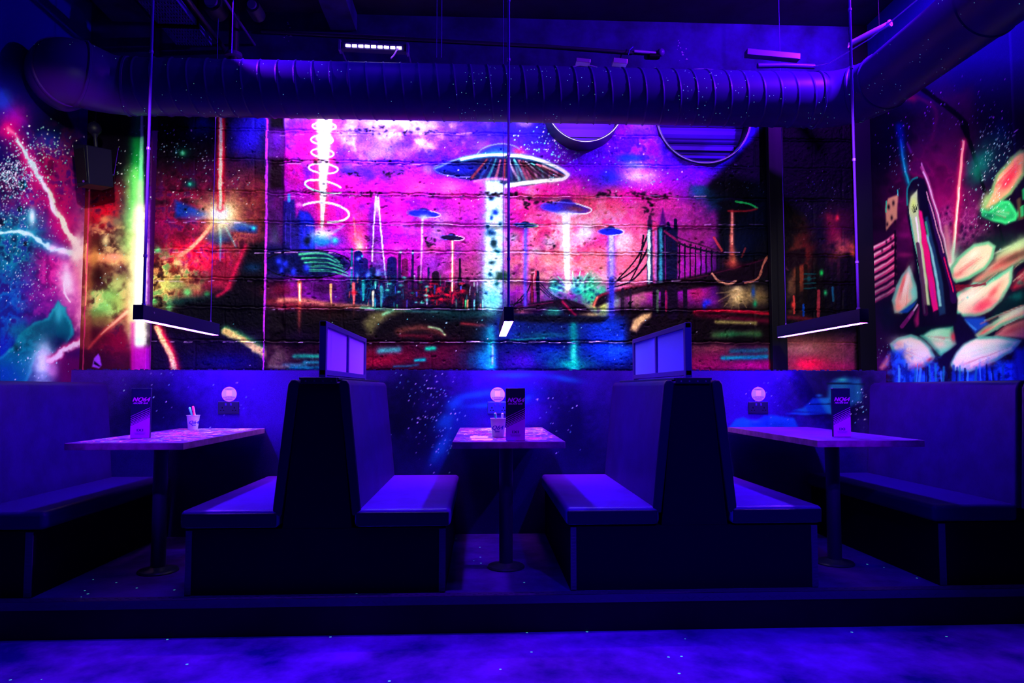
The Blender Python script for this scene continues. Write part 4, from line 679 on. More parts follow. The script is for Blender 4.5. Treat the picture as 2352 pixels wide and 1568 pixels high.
# ------------------------------------------------------------------ mesh helpers
def lin(c):
    c = np.clip(np.asarray(c, float), 0, 1)
    return np.where(c <= .04045, c / 12.92, ((c + .055) / 1.055) ** 2.4)
class MB:
    def __init__(s): s.v = []; s.f = []; s.m = []
    def add(s, vs, fs, m=0):
        o = len(s.v); s.v += [tuple(v) for v in vs]; s.f += [tuple(i + o for i in f) for f in fs]; s.m += [m] * len(fs); return s
    def box(s, x0, x1, y0, y1, z0, z1, m=0):
        return s.add([(x0, y0, z0), (x1, y0, z0), (x1, y1, z0), (x0, y1, z0), (x0, y0, z1), (x1, y0, z1), (x1, y1, z1), (x0, y1, z1)],
                     [(0, 3, 2, 1), (4, 5, 6, 7), (0, 1, 5, 4), (1, 2, 6, 5), (2, 3, 7, 6), (3, 0, 4, 7)], m)
    def prism(s, prof, y0, y1, m=0, axis='y'):
        n = len(prof)
        def P(a, b, t): return (a, t, b) if axis == 'y' else ((t, a, b) if axis == 'x' else (a, b, t))
        vs = [P(a, b, y0) for a, b in prof] + [P(a, b, y1) for a, b in prof]
        fs = [tuple(range(n)), tuple(range(2 * n - 1, n - 1, -1))] + [(i, i + n, (i + 1) % n + n, (i + 1) % n) for i in range(n)]
        return s.add(vs, fs, m)
    def tube(s, pts, r, n=12, m=0, cap=True):
        pts = [Vector(p) for p in pts]; rs = r if isinstance(r, (list, tuple)) else [r] * len(pts)
        up = Vector((0, 0, 1)); rings = []; prev = None
        for i, p in enumerate(pts):
            t = (pts[min(i + 1, len(pts) - 1)] - pts[max(i - 1, 0)]).normalized()
            if prev is None:
                a = t.cross(up)
                if a.length < 1e-3: a = t.cross(Vector((1, 0, 0)))
                a.normalize()
            else: a = (prev - t * prev.dot(t)).normalized()
            prev = a; b = t.cross(a)
            rings.append([p + (a * math.cos(2 * math.pi * k / n) + b * math.sin(2 * math.pi * k / n)) * rs[i] for k in range(n)])
        vs = [v for g in rings for v in g]; fs = []
        for i in range(len(pts) - 1):
            for k in range(n):
                fs.append((i * n + k, i * n + (k + 1) % n, (i + 1) * n + (k + 1) % n, (i + 1) * n + k))
        if cap: fs += [tuple(range(n - 1, -1, -1)), tuple(range((len(pts) - 1) * n, len(pts) * n))]
        return s.add(vs, fs, m)
    def lathe(s, prof, cx=0, cy=0, n=32, m=0):
        vs = []; fs = []
        for (r, z) in prof: vs += [(cx + r * math.cos(2 * math.pi * k / n), cy + r * math.sin(2 * math.pi * k / n), z) for k in range(n)]
        for i in range(len(prof) - 1):
            for k in range(n): fs.append((i * n + k, i * n + (k + 1) % n, (i + 1) * n + (k + 1) % n, (i + 1) * n + k))
        fs += [tuple(range(n - 1, -1, -1)), tuple(range((len(prof) - 1) * n, len(prof) * n))]
        return s.add(vs, fs, m)
    def sphere(s, c, r, n=12, m=0, sz=1):
        vs = []; fs = []
        for i in range(1, n // 2):
            a = math.pi * i / (n // 2)
            vs += [(c[0] + r * math.sin(a) * math.cos(2 * math.pi * k / n), c[1] + r * math.sin(a) * math.sin(2 * math.pi * k / n), c[2] + r * sz * math.cos(a)) for k in range(n)]
        k0 = len(vs); vs += [(c[0], c[1], c[2] + r * sz), (c[0], c[1], c[2] - r * sz)]; L_ = n // 2 - 1
        for i in range(L_ - 1):
            for k in range(n): fs.append((i * n + k, (i + 1) * n + k, (i + 1) * n + (k + 1) % n, i * n + (k + 1) % n))
        for k in range(n): fs.append((k0, k, (k + 1) % n)); fs.append((k0 + 1, (L_ - 1) * n + (k + 1) % n, (L_ - 1) * n + k))
        return s.add(vs, fs, m)
    def build(s, name, mats, parent=None, bevel=0, seg=2, smooth=False, loc=None, ang=40):
        me = bpy.data.meshes.new(name); me.from_pydata(s.v, [], s.f)
        if not isinstance(mats, (list, tuple)): mats = [mats]
        for m in mats: me.materials.append(m)
        if len(mats) > 1: me.polygons.foreach_set('material_index', s.m)
        bm = bmesh.new(); bm.from_mesh(me); bmesh.ops.recalc_face_normals(bm, faces=bm.faces); bm.to_mesh(me); bm.free()
        if smooth or bevel: me.polygons.foreach_set('use_smooth', [True] * len(me.polygons))
        o = bpy.data.objects.new(name, me); C.objects.link(o)
        if parent: o.parent = parent
        if loc: o.location = loc
        if bevel:
            b = o.modifiers.new('bevel', 'BEVEL'); b.width = bevel; b.segments = seg; b.limit_method = 'ANGLE'; b.angle_limit = R(30); b.harden_normals = True
        elif smooth:
            me.set_sharp_from_angle(angle=R(ang))
        return o
def tag(o, label=None, cat=None, group=None, kind=None):
    if label: o['label'] = label
    if cat: o['category'] = cat
    if group: o['group'] = group
    if kind: o['kind'] = kind
    return o
def empty(name, loc, rz=0, label=None, cat=None, group=None):
    o = bpy.data.objects.new(name, None); C.objects.link(o); o.location = loc; o.rotation_euler = (0, 0, rz); o.empty_display_size = .05
    return tag(o, label, cat, group)
def text(name, body, size, mat, parent, loc, rot=(R(90), 0, 0), shear=0, bold=0, sx=1, label=None):
    cu = bpy.data.curves.new(name, 'FONT'); cu.body = body; cu.size = size; cu.shear = shear; cu.extrude = .0002
    cu.align_x = 'CENTER'; cu.align_y = 'CENTER'; cu.space_character = 1.08 if bold else 1
    to = bpy.data.objects.new(name + '_src', cu); C.objects.link(to); bpy.context.view_layer.update()
    me = bpy.data.meshes.new_from_object(to.evaluated_get(bpy.context.evaluated_depsgraph_get())); bpy.data.objects.remove(to); bpy.data.curves.remove(cu)
    if bold:        # heavier strokes: the same outline set again a hair to each side
        bm = bmesh.new(); bm.from_mesh(me)
        bm.verts.ensure_lookup_table(); base = [v.co.copy() for v in bm.verts]; fcs = [[v.index for v in f.verts] for f in bm.faces]
        for dx in (-bold * 1.2, bold * 1.2):
            vs = [bm.verts.new(c + Vector((dx, 0, .0001 if dx > 0 else -.0001))) for c in base]
            for f in fcs:
                try: bm.faces.new([vs[i] for i in f])
                except ValueError: pass
        bm.to_mesh(me); bm.free()
    me.name = name; me.materials.clear(); me.materials.append(mat)
    o = bpy.data.objects.new(name, me); C.objects.link(o); o.parent = parent; o.location = loc; o.rotation_euler = rot; o.scale = (sx, 1, 1)
    if label: o['label'] = label
    return o
def copy_tree(o, parent=None):
    c = o.copy(); C.objects.link(c)
    c.parent = parent
    for ch in [x for x in bpy.data.objects if x.parent == o]: copy_tree(ch, c)
    return c

# ------------------------------------------------------------------ materials
def mat(name, col, rough=.5, metal=0, spec=.3, bump=0, bscale=60, var=0, vscale=8, coat=0, emit=None, es=0, alpha=1, trans=0, col2=None, specks=None):
    m = bpy.data.materials.new(name); m.use_nodes = True; nt = m.node_tree; N = nt.nodes; Lk = nt.links
    b = N['Principled BSDF']; b.inputs['Base Color'].default_value = (*col, 1); b.inputs['Roughness'].default_value = rough; b.inputs['Metallic'].default_value = metal
    b.inputs['Specular IOR Level'].default_value = spec; b.inputs['Coat Weight'].default_value = coat; b.inputs['Coat Roughness'].default_value = .2
    if trans: b.inputs['Transmission Weight'].default_value = trans
    if alpha < 1: b.inputs['Alpha'].default_value = alpha
    if emit: b.inputs['Emission Color'].default_value = (*emit, 1); b.inputs['Emission Strength'].default_value = es
    tc = N.new('ShaderNodeTexCoord')
    base = None
    if var or col2:
        nz = N.new('ShaderNodeTexNoise'); nz.inputs['Scale'].default_value = vscale; nz.inputs['Detail'].default_value = 6; nz.inputs['Roughness'].default_value = .6
        Lk.new(tc.outputs['Object'], nz.inputs['Vector'])
        r = N.new('ShaderNodeValToRGB'); r.color_ramp.elements[0].position = .35; r.color_ramp.elements[1].position = .65
        c2 = col2 if col2 else tuple(x * (1 - var) for x in col)
        r.color_ramp.elements[0].color = (*c2, 1); r.color_ramp.elements[1].color = (*[min(1, x * (1 + var)) for x in col], 1)
        Lk.new(nz.outputs['Fac'], r.inputs['Fac']); Lk.new(r.outputs['Color'], b.inputs['Base Color']); base = r
    if bump:
        nz = N.new('ShaderNodeTexNoise'); nz.inputs['Scale'].default_value = bscale; nz.inputs['Detail'].default_value = 4
        Lk.new(tc.outputs['Object'], nz.inputs['Vector'])
        bp = N.new('ShaderNodeBump'); bp.inputs['Strength'].default_value = bump; bp.inputs['Distance'].default_value = .004
        Lk.new(nz.outputs['Fac'], bp.inputs['Height']); Lk.new(bp.outputs['Normal'], b.inputs['Normal'])
    if specks:      # flicked drops of fluorescent paint, sparse dots gathered in clouds
        sc, size, dens, colr, es2 = specks
        vo = N.new('ShaderNodeTexVoronoi'); vo.inputs['Scale'].default_value = sc; Lk.new(tc.outputs['Object'], vo.inputs['Vector'])
        lt = N.new('ShaderNodeMath'); lt.operation = 'LESS_THAN'; lt.inputs[1].default_value = size; Lk.new(vo.outputs['Distance'], lt.inputs[0])
        sep = N.new('ShaderNodeSeparateColor'); Lk.new(vo.outputs['Color'], sep.inputs[0])
        cl = N.new('ShaderNodeTexNoise'); cl.inputs['Scale'].default_value = 2.2; Lk.new(tc.outputs['Object'], cl.inputs['Vector'])
        mr = N.new('ShaderNodeMapRange'); mr.inputs[1].default_value = .42; mr.inputs[2].default_value = .75; mr.inputs[3].default_value = 0; mr.inputs[4].default_value = dens; Lk.new(cl.outputs['Fac'], mr.inputs[0])
        l2 = N.new('ShaderNodeMath'); l2.operation = 'LESS_THAN'; Lk.new(sep.outputs[0], l2.inputs[0]); Lk.new(mr.outputs[0], l2.inputs[1])
        mu = N.new('ShaderNodeMath'); mu.operation = 'MULTIPLY'; Lk.new(lt.outputs[0], mu.inputs[0]); Lk.new(l2.outputs[0], mu.inputs[1])
        mx = N.new('ShaderNodeMix'); mx.data_type = 'RGBA'; Lk.new(mu.outputs[0], mx.inputs[0]); mx.inputs[7].default_value = (*colr, 1)
        if base: Lk.new(base.outputs['Color'], mx.inputs[6])
        else: mx.inputs[6].default_value = (*col, 1)
        Lk.new(mx.outputs[2], b.inputs['Base Color'])
        b.inputs['Emission Color'].default_value = (*colr, 1)
        m3 = N.new('ShaderNodeMath'); m3.operation = 'MULTIPLY'; m3.inputs[1].default_value = es2; Lk.new(mu.outputs[0], m3.inputs[0]); Lk.new(m3.outputs[0], b.inputs['Emission Strength'])
    return m
def mural_mat(name, rough=.55, bump=.35, bscale=70, grain=.25, spec=.03):
    m = bpy.data.materials.new(name); m.use_nodes = True; nt = m.node_tree; N = nt.nodes; Lk = nt.links; b = N['Principled BSDF']
    b.inputs['Roughness'].default_value = rough; b.inputs['Specular IOR Level'].default_value = spec
    at = N.new('ShaderNodeAttribute'); at.attribute_name = 'paint'; tc = N.new('ShaderNodeTexCoord')
    nz = N.new('ShaderNodeTexNoise'); nz.inputs['Scale'].default_value = 160; nz.inputs['Detail'].default_value = 3; Lk.new(tc.outputs['Object'], nz.inputs['Vector'])
    mr = N.new('ShaderNodeMapRange'); mr.inputs[1].default_value = .3; mr.inputs[2].default_value = .7; mr.inputs[3].default_value = 1 - grain; mr.inputs[4].default_value = 1 + grain; Lk.new(nz.outputs['Fac'], mr.inputs[0])
    vm = N.new('ShaderNodeVectorMath'); vm.operation = 'SCALE'; Lk.new(at.outputs['Color'], vm.inputs[0]); Lk.new(mr.outputs[0], vm.inputs['Scale']); Lk.new(vm.outputs[0], b.inputs['Base Color'])
    n2 = N.new('ShaderNodeTexNoise'); n2.inputs['Scale'].default_value = bscale; n2.inputs['Detail'].default_value = 6; n2.inputs['Roughness'].default_value = .65; Lk.new(tc.outputs['Object'], n2.inputs['Vector'])
    bp = N.new('ShaderNodeBump'); bp.inputs['Strength'].default_value = bump; bp.inputs['Distance'].default_value = .006; Lk.new(n2.outputs['Fac'], bp.inputs['Height']); Lk.new(bp.outputs['Normal'], b.inputs['Normal'])
    return m
def grid_obj(name, P, col, material, mask=None, parent=None, smooth=True, flip=False):
    """P: (n,m,3) positions, col: (n*m,3) display colours -> linear colour attribute 'paint'"""
    n, m = P.shape[:2]
    idx = np.arange(n * m).reshape(n, m)
    q = np.stack([idx[:-1, :-1], idx[:-1, 1:], idx[1:, 1:], idx[1:, :-1]], -1).reshape(-1, 4)
    if flip: q = q[:, ::-1]
    if mask is not None: q = q[~mask[:-1, :-1].ravel()]
    me = bpy.data.meshes.new(name)
    me.vertices.add(n * m); me.vertices.foreach_set('co', P.astype(np.float32).ravel())
    me.loops.add(q.size); me.loops.foreach_set('vertex_index', q.astype(np.int32).ravel())
    me.polygons.add(len(q)); me.polygons.foreach_set('loop_start', np.arange(0, q.size, 4, dtype=np.int32)); me.polygons.foreach_set('loop_total', np.full(len(q), 4, dtype=np.int32))
    me.update(calc_edges=True)
    a = me.color_attributes.new('paint', 'FLOAT_COLOR', 'POINT')
    c4 = np.ones((n * m, 4), np.float32); c4[:, :3] = lin(col) * .92
    a.data.foreach_set('color', c4.ravel())
    me.polygons.foreach_set('use_smooth', np.full(len(q), smooth))
    me.materials.append(material)
    o = bpy.data.objects.new(name, me); C.objects.link(o)
    if parent: o.parent = parent
    return o

M = {}
NAVY = (.012, .012, .16)
CY = (.15, .95, .7)
M['floor'] = mat('concrete_floor', (.22, .01, .80), .8, spec=.03, bump=.5, bscale=30, col2=(.012, .0006, .22), vscale=2.4, specks=(13, .085, .9, CY, .35))
M['deck'] = mat('platform_deck', (.08, .006, .34), .7, spec=.04, bump=.3, bscale=60, col2=(.03, .002, .16), vscale=4, specks=(17, .10, .8, CY, .3))
M['riser'] = mat('riser_paint', (.0015, .0012, .006), .5, var=.3, specks=(12, .06, .05, CY, .1))
M['treadplate'] = mat('black_tread_plate', (.05, .01, .14), .4, spec=.4)
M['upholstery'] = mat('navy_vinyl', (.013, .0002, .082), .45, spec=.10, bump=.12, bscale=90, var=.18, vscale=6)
M['bench_seat_shaded'] = mat('navy_vinyl_shaded', (.012, .0002, .10), .38, spec=.10, bump=.12, bscale=90)  # shaded copy of the seat vinyl, dimness put into the colour
M['seat_vinyl_lit'] = mat('navy_vinyl_lit', (.055, .0006, .36), .38, spec=.12, bump=.12, bscale=90, var=.15, vscale=6)  # lit copy of the same vinyl, lamp light put into the colour
M['upholstery_edge'] = mat('black_vinyl_edge', (.006, .002, .05), .4, spec=.25)
M['panel'] = mat('black_textured_panel', (.0012, .0004, .020), .6, spec=.04, bump=.2, bscale=300, specks=(16, .05, .03, CY, .1))
M['panel_dark'] = mat('black_bench_base', (.002, .001, .010), .6, spec=.1, bump=.2, bscale=300, specks=(22, .05, .06, CY, .06))
M['cap'] = mat('black_metal_cap', (.03, .028, .08), .3, metal=.6, spec=.5)
M['screw'] = mat('steel_screw', (.6, .55, .8), .3, metal=1)
M['steel'] = mat('galvanised_steel', (.5, .48, .75), .32, metal=.7, spec=.5)
M['duct'] = mat('painted_duct', (.024, .0004, .15), .42, spec=.12, specks=(38, .11, 1.0, (.25, .9, .75), .25))
M['duct_plain'] = mat('painted_duct_plain', (.05, .004, .18), .4, spec=.3)
M['coupling'] = mat('rod_coupling', (.12, .01, .6), .4, spec=.3)
M['black'] = mat('black_metal', (.0012, .001, .004), .5, spec=.08)
M['blackpipe'] = mat('black_pipe', (.008, .008, .03), .4, spec=.5)
M['rod'] = mat('suspension_rod', (.05, .003, .40), .5, spec=.04)
M['upper'] = mat('navy_painted_wall', (.010, .001, .085), .75, spec=.1, var=.4, vscale=5)
M['ceiling'] = mat('black_ceiling', (.006, .006, .03), .8, var=.5, vscale=3)
M['lamp_body'] = mat('lamp_housing', (.006, .002, .06), .4, spec=.3)
M['lamp_glow'] = mat('lamp_diffuser', (.8, .8, .9), .5, emit=(.16, .02, 1), es=290)
M['led'] = mat('led_lens', (.8, .8, .9), .4, emit=(.75, .55, 1), es=22)
M['tablepost'] = mat('black_table_post', (.012, .012, .05), .35, spec=.5)
M['frame'] = mat('divider_frame', (.05, .008, .24), .5, spec=.2)
M['pane'] = mat('frosted_pane', (.42, .12, .95), .55, spec=.2, bump=.1, bscale=200)
M['pane2'] = mat('frosted_pane_blue', (.14, .12, .95), .55, spec=.2, bump=.1, bscale=200)
M['menu_dark'] = mat('menu_black_card', (.006, .006, .05), .3, spec=.5)
M['menu_purple'] = mat('menu_violet_print', (.75, .012, 1), .4)
M['menu_logo'] = mat('menu_violet_logo', (.85, .02, 1), .4)
M['menu_ink'] = mat('menu_dark_ink', (.05, .0, .22), .5)
M['cup'] = mat('white_plastic_cup', (.85, .95, .85), .4, spec=.3)
M['cup_ink'] = mat('cup_logo_ink', (.04, .01, .35), .4)
M['pen_white'] = mat('white_pen', (.9, 1, .95), .3); M['pen_mint'] = mat('mint_pen', (.1, .95, .7), .3); M['pen_red'] = mat('red_pen', (1, .05, .16), .3); M['pen_green'] = mat('green_pen', (.05, .9, .35), .3)
M['sticker'] = mat('sticker_pink', (.60, .75, .42), .4); M['sticker_rim'] = mat('sticker_rim', (.8, .3, .5), .4); M['sticker_ink'] = mat('sticker_ink', (.22, .01, .62), .4); M['sticker_white'] = mat('sticker_white', (.95, .95, 1), .4)
M['socket'] = mat('black_socket_plate', (.01, .01, .045), .3, spec=.5); M['socket_navy'] = mat('navy_socket_plate', (.014, .02, .22), .3, spec=.5)
M['wood'] = mural_mat('table_top_wood', .45, .15, 120, .3, .08)
M['wood_edge'] = mat('table_wood_edge', (.30, .05, .30), .45, var=.35, vscale=14)
M['speaker'] = mat('speaker_black', (.0012, .001, .010), .5, spec=.1)
M['louvre'] = mat('louvre_violet_grey', (.10, .012, .62), .5, spec=.1)
M['mural_rough'] = mural_mat('mural_on_blockwork', .5, .7, 60, .2)
M['mural_smooth'] = mural_mat('mural_on_plaster', .5, .22, 60, .12)
M['wainscot'] = mural_mat('painted_wainscot', .5, .4, 260, .12, .04)
# ------------------------------------------------------------------ room shell
YM, YW, XL, XR, ZC, ZL = 5.17, 4.99, -2.90, 3.05, 3.92, 1.18
FZ = -0.18; YN = 3.507
o = MB().box(-6, 6, -3, YN + .02, FZ - .1, FZ).build('floor', M['floor']); tag(o, kind='structure')
o = MB().box(-6, 6, YN, YM + .1, FZ - .1, 0).build('floor_platform', [M['deck']]); tag(o, kind='structure')
b = MB(); b.box(-6, 6, YN - .004, YN, FZ, -.002)
o = b.build('baseboard_riser', M['riser']); tag(o, kind='structure')
b = MB()       # chequer-plate nosing with raised lozenges
b.box(-6, 6, YN - .010, YN + .055, 0, .004); b.box(-6, 6, YN - .012, YN - .004, -.036, .004)
for k in range(260):
    x = -3.4 + k * .0265; s = 1 if k % 2 else -1
    b.add([(x, YN - .0135, -.018 - .008 * s), (x + .018, YN - .0135, -.018 + .006 * s), (x + .020, YN - .0125, -.021 + .006 * s), (x + .002, YN - .0125, -.021 - .008 * s)], [(0, 1, 2, 3)])
    b.box(x, x + .018, YN + (.010 if k % 2 else .03), YN + (.014 if k % 2 else .034), .004, .0055)
o = b.build('trim_nosing', M['treadplate']); tag(o, kind='structure')
o = MB().box(-6, 6, -3, 5.6, ZC, ZC + .1).build('ceiling', M['ceiling']); tag(o, kind='structure')

# --- back wall: blockwork mural, relief in the mesh
st = .0054
xs = np.arange(XL, XR + st, st); zs = np.arange(ZL, 3.24, st)
XX, ZZ = np.meshgrid(xs, zs)
U, V = proj(XX, YM, ZZ)
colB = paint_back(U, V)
rows = [atY(900, y, YM).z for y in (235, 303, 371, 445, 512, 576, 641, 707, 783, 850)]
h = np.zeros_like(XX)
wob = (_vnoise(U / 26, V / 26, 5) - .5) * .014 + (_vnoise(U / 7, V / 7, 6) - .5) * .008
rag = _vnoise(U / 60, V / 30, 12)
for k, z in enumerate(rows):
    d = ZZ + wob - z
    h -= .012 * np.exp(-(d / .005) ** 2) * (.35 + rag); h += .013 * np.exp(-((d + .010) / .006) ** 2) * rag * (.6 + .8 * _vnoise(U / 5, V / 5, 8))
bl = 135.0
for k in range(len(rows) - 1):
    lo, hi = rows[k + 1], rows[k]
    inr = (ZZ < hi) & (ZZ > lo)
    off = 45 if k % 2 == 0 else -22
    ph = ((U + wob * 200 - off) % bl); ph = np.minimum(ph, bl - ph)
    h -= np.where(inr, .006 * np.exp(-(ph / 1.7) ** 2) * (.2 + 1.2 * _vnoise(U / 90, V / 50, 14)), 0)
n_med = fbm(U / 14, V / 14, 31, 4) - .5; n_fin = fbm(U / 4.5, V / 4.5, 33, 3) - .5
h += n_med * .005 + n_fin * .0050
pit = fbm(U / 12, V / 9, 37, 3); h -= np.clip(pit - .76, 0, .1) * .12
rec = (1 / (1 + np.exp(-(U - 617 - 90 * wob / .014 * .05) / 1.2))) * (1 / (1 + np.exp((U - 651 - 500 * wob * .5) / 1.2)))
h -= .018 * rec * (.6 + .8 * _vnoise(U / 20, V / 20, 40)); h += .016 * (U < 611) * 1.0
# broken render around the duct openings
VENT = [(1335, 262, 84, 'a'), (1614, 270, 106, 'b')]
vents = []
for (px, py, pr, nm) in VENT:
    c = atY(px, py, YM); e = atY(px + pr, py, YM); r = (e - c).length; vents.append((c.x, c.z, r))
    d = np.hypot(XX - c.x, ZZ - c.z) - r
    h += np.where((d > -.05) & (d < .14), (_vnoise(U / 22, V / 22, 50) - .35) * .035 * np.exp(-(np.maximum(d, 0) / .08) ** 2), 0)
mask = np.zeros_like(XX, bool)
for (cx, cz, r) in vents: mask |= np.hypot(XX - cx, ZZ - cz) < r - .006
P = np.stack([XX, YM - h, ZZ], -1)
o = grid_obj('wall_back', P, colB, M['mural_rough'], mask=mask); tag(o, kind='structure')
o = MB().box(XL - .2, XR + .2, YM - .02, YM + .1, 3.235, ZC).build('wall_back_upper', M['upper']); tag(o, kind='structure')
# plaster pillar in the left corner
xp = atY(345, 500, 5.08).x
xs = np.arange(XL, xp + .001, st); zs = np.arange(ZL, 3.24, st); XX, ZZ = np.meshgrid(xs, zs); YY = np.full_like(XX, 5.08)
side = np.arange(5.08, 5.19, st); XS, ZS = np.meshgrid(np.full(side.size, xp), zs); YS = np.tile(side, (zs.size, 1))
XX = np.hstack([XX, XS[:, 1:]]); YY = np.hstack([YY, YS[:, 1:]]); ZZ = np.hstack([ZZ, ZS[:, 1:]])
U, V = proj(XX, YY, ZZ)
rough_edge = np.exp(-((U - 341) / 7) ** 2) * (_vnoise(U / 3, V / 4, 3) - .3) * .014
o = grid_obj('wall_pillar', np.stack([XX, YY - (fbm(U / 16, V / 16, 61, 3) - .5) * .004 - rough_edge, ZZ], -1), paint_pillar(U, V), M['mural_smooth']); tag(o, kind='structure')
o = MB().box(XL, xp, 5.08, YM, 3.235, ZC).build('wall_pillar_upper', M['upper']); tag(o, kind='structure')
# side walls
def side_wall(name, X, fn, y0=1.0, flip=False):
    ys = np.concatenate([np.arange(y0, 3.7, .02), np.arange(3.7, 5.2, .0065)]); zs = np.arange(.9, ZC, .0065)
    YY, ZZ = np.meshgrid(ys, zs); XX = np.full_like(YY, X); U, V = proj(XX, YY, ZZ)
    d = (fbm(YY * 20, ZZ * 20, 71, 3) - .5) * .003
    o = grid_obj(name, np.stack([XX + d, YY, ZZ], -1), fn(U, V), M['mural_smooth'], flip=flip); tag(o, kind='structure')
    s = -1 if X < 0 else 1
    o = MB().box(min(X, X + s * .1), max(X, X + s * .1), -3, y0, FZ, ZC).box(min(X, X + s * .1) , max(X, X + s * .1) , y0, 5.3, FZ, .905).build(name + '_lower', M['upper']); tag(o, kind='structure')
side_wall('wall_left', XL, paint_left, 1.4)
side_wall('wall_right', XR, paint_right, 1.4, flip=True)
# wainscot in front of the blockwork
xs = np.arange(XL, XR + .001, .008); zs = np.arange(0, ZL + .001, .008); XX, ZZ = np.meshgrid(xs, zs); U, V = proj(XX, YW, ZZ)
hx = np.cos(U / 1.9) * np.cos(V / 1.9)
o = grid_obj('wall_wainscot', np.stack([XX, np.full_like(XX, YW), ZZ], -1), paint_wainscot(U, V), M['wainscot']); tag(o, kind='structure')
b = MB().box(XL, XR, YW + .001, YM - .02, ZL - .03, ZL - .001)
for k in range(160):
    x = XL + .02 + k * .037 + random.uniform(-.01, .01); b.box(x, x + random.uniform(.005, .03), YW + .004, YW + .02, ZL - .004, ZL + random.uniform(.0, .008))
o = b.build('trim_ledge', M['upper']); tag(o, kind='structure')
# steel column against the dark end of the mural
o = MB().box(atY(1766, 500, 5.1).x, atY(1800, 500, 5.1).x, 5.08, 5.13, ZL, 3.24).build('wall_column', M['black'], bevel=.004); tag(o, kind='structure')
o = MB().box(atY(1966, 500, 5.12).x, XR - .002, 5.11, 5.14, ZL, ZC - .01).build('trim_corner', M['black']); tag(o, kind='structure')
# ceiling beams running to the wall
for k, (x0, x1) in enumerate([(-2.75, -2.45), (-1.15, -.95)]):
    o = MB().box(x0, x1, 0, 5.14, 3.78, ZC - .001).build('ceiling_beam', M['upper'], bevel=.005); tag(o, kind='structure')
# ------------------------------------------------------------------ booth seating
Y0 = 3.58; D = YW - Y0 - .012
def pad_profile(s):
    return [(s * .100, 1.072), (s * .118, 1.090), (s * .140, 1.088), (s * .155, 1.070), (s * .160, 1.02), (s * .220, .44), (s * .222, .40), (s * .178, .395)]
def round_box(b, x0, x1, y0, y1, z0, z1): b.box(x0, x1, y0, y1, z0, z1)
def strip(parent, x0, x1, z1, name='corner_strip'):
    b = MB().box(x0, x1, -.006, 0, .004, z1)
    for k in range(34):
        z = .012 + k * (z1 - .03) / 34; s = 1 if k % 2 else -1
        b.add([(x0 + .004, -.0075, z), (x1 - .004, -.0075, z + .006 * s + .003), (x1 - .004, -.0065, z + .006 * s + .006), (x0 + .004, -.0065, z + .003)], [(0, 1, 2, 3)])
    return b.build(name, M['treadplate'], parent)
def booth(X, label, strips):
    t = empty('double_booth_bench', (X, Y0, 0), 0, label, 'bench', 'back to back booth benches')
    b = MB().box(-.655, .655, 0, D, 0, .33)
    b.prism([(-.175, .331), (.175, .331), (.100, 1.072), (-.100, 1.072)], -.001, D)
    b.build('carcass', M['panel'], t)
    for s in (-1, 1):
        MB().prism(pad_profile(s), -.012, D - .002).build('backrest', M['upholstery'], t, bevel=.014, seg=3)
        b = MB().prism([(s * .100, 1.072), (s * .116, 1.091), (s * .142, 1.089), (s * .157, 1.070), (s * .162, 1.02), (s * .222, .44), (s * .223, .40), (s * .178, .395)], -.016, .012)
        b.build('backrest_edge', M['upholstery_edge'], t, bevel=.009, seg=3)
        c = MB().box(min(s * .19, s * .682), max(s * .19, s * .682), -.022, D - .004, .336, .428).build('seat', M['seat_vinyl_lit'], t, bevel=.026, seg=4)
        MB().box(min(s * .20, s * .672), max(s * .20, s * .672), -.026, -.014, .343, .413).build('seat_front_shade', M['upholstery_edge'], t, bevel=.008, seg=3)  # dark strip added for the shade on the cushion front
    for s in strips: strip(t, *( (.622, .655) if s > 0 else (-.655, -.625)), .325)
    c = MB().box(-.102, .102, -.012, D - .002, 1.090, 1.1025).box(-.093, .093, -.020, -.006, 1.070, 1.1025).build('top_cap', M['cap'], t, bevel=.003)
    for k in range(4):
        MB().tube([(-.066 + k * .044, -.0195, 1.083), (-.066 + k * .044, -.0225, 1.083)], .0042, 10).build('screw', M['screw'], c)
    return t
BL = booth(-.831, 'back to back booth bench between the left table and the middle table', (-1, 1))
BR = booth(1.126, 'back to back booth bench between the middle table and the right table', (-1, 1))
def wall_bench(name, s, xw, xt, xb, xseat, xbase, label):
    t = empty(name, (xw, Y0, 0), 0, label, 'bench', 'single benches along the side walls')
    f = lambda x: x - xw
    MB().box(min(f(xw - s * .003), f(xbase)), max(f(xw - s * .003), f(xbase)), 0, D, 0, .33).build('carcass', M['panel_dark'], t)
    MB().box(min(f(xw - s * .004), f(xb)), max(f(xw - s * .004), f(xb)), .004, D, .331, .42).build('plinth', M['panel_dark'], t)
    pr = [(f(xw - s * .004), .43), (f(xb), .40), (f(xt + s * .00), 1.04), (f(xt + s * .012), 1.075), (f(xt + s * .035), 1.088), (f(xw - s * .004), 1.092)]
    MB().prism(pr, -.01, D - .002).build('backrest', M['upholstery'], t, bevel=.014, seg=3)
    a, c = f(xseat), f(xb + s * .01)
    MB().box(min(a, c), max(a, c), -.022, D - .004, .336, .428).build('seat', M['bench_seat_shaded'], t, bevel=.026, seg=4)
    return t
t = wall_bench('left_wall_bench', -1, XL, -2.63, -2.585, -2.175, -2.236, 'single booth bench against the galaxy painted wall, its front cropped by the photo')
t.name = 'wall_bench'; strip(t, -2.272 - XL, -2.236 - XL, .325)
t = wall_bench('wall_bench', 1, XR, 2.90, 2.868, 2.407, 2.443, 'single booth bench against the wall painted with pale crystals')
strip(t, 2.443 - XR, 2.478 - XR, .325)
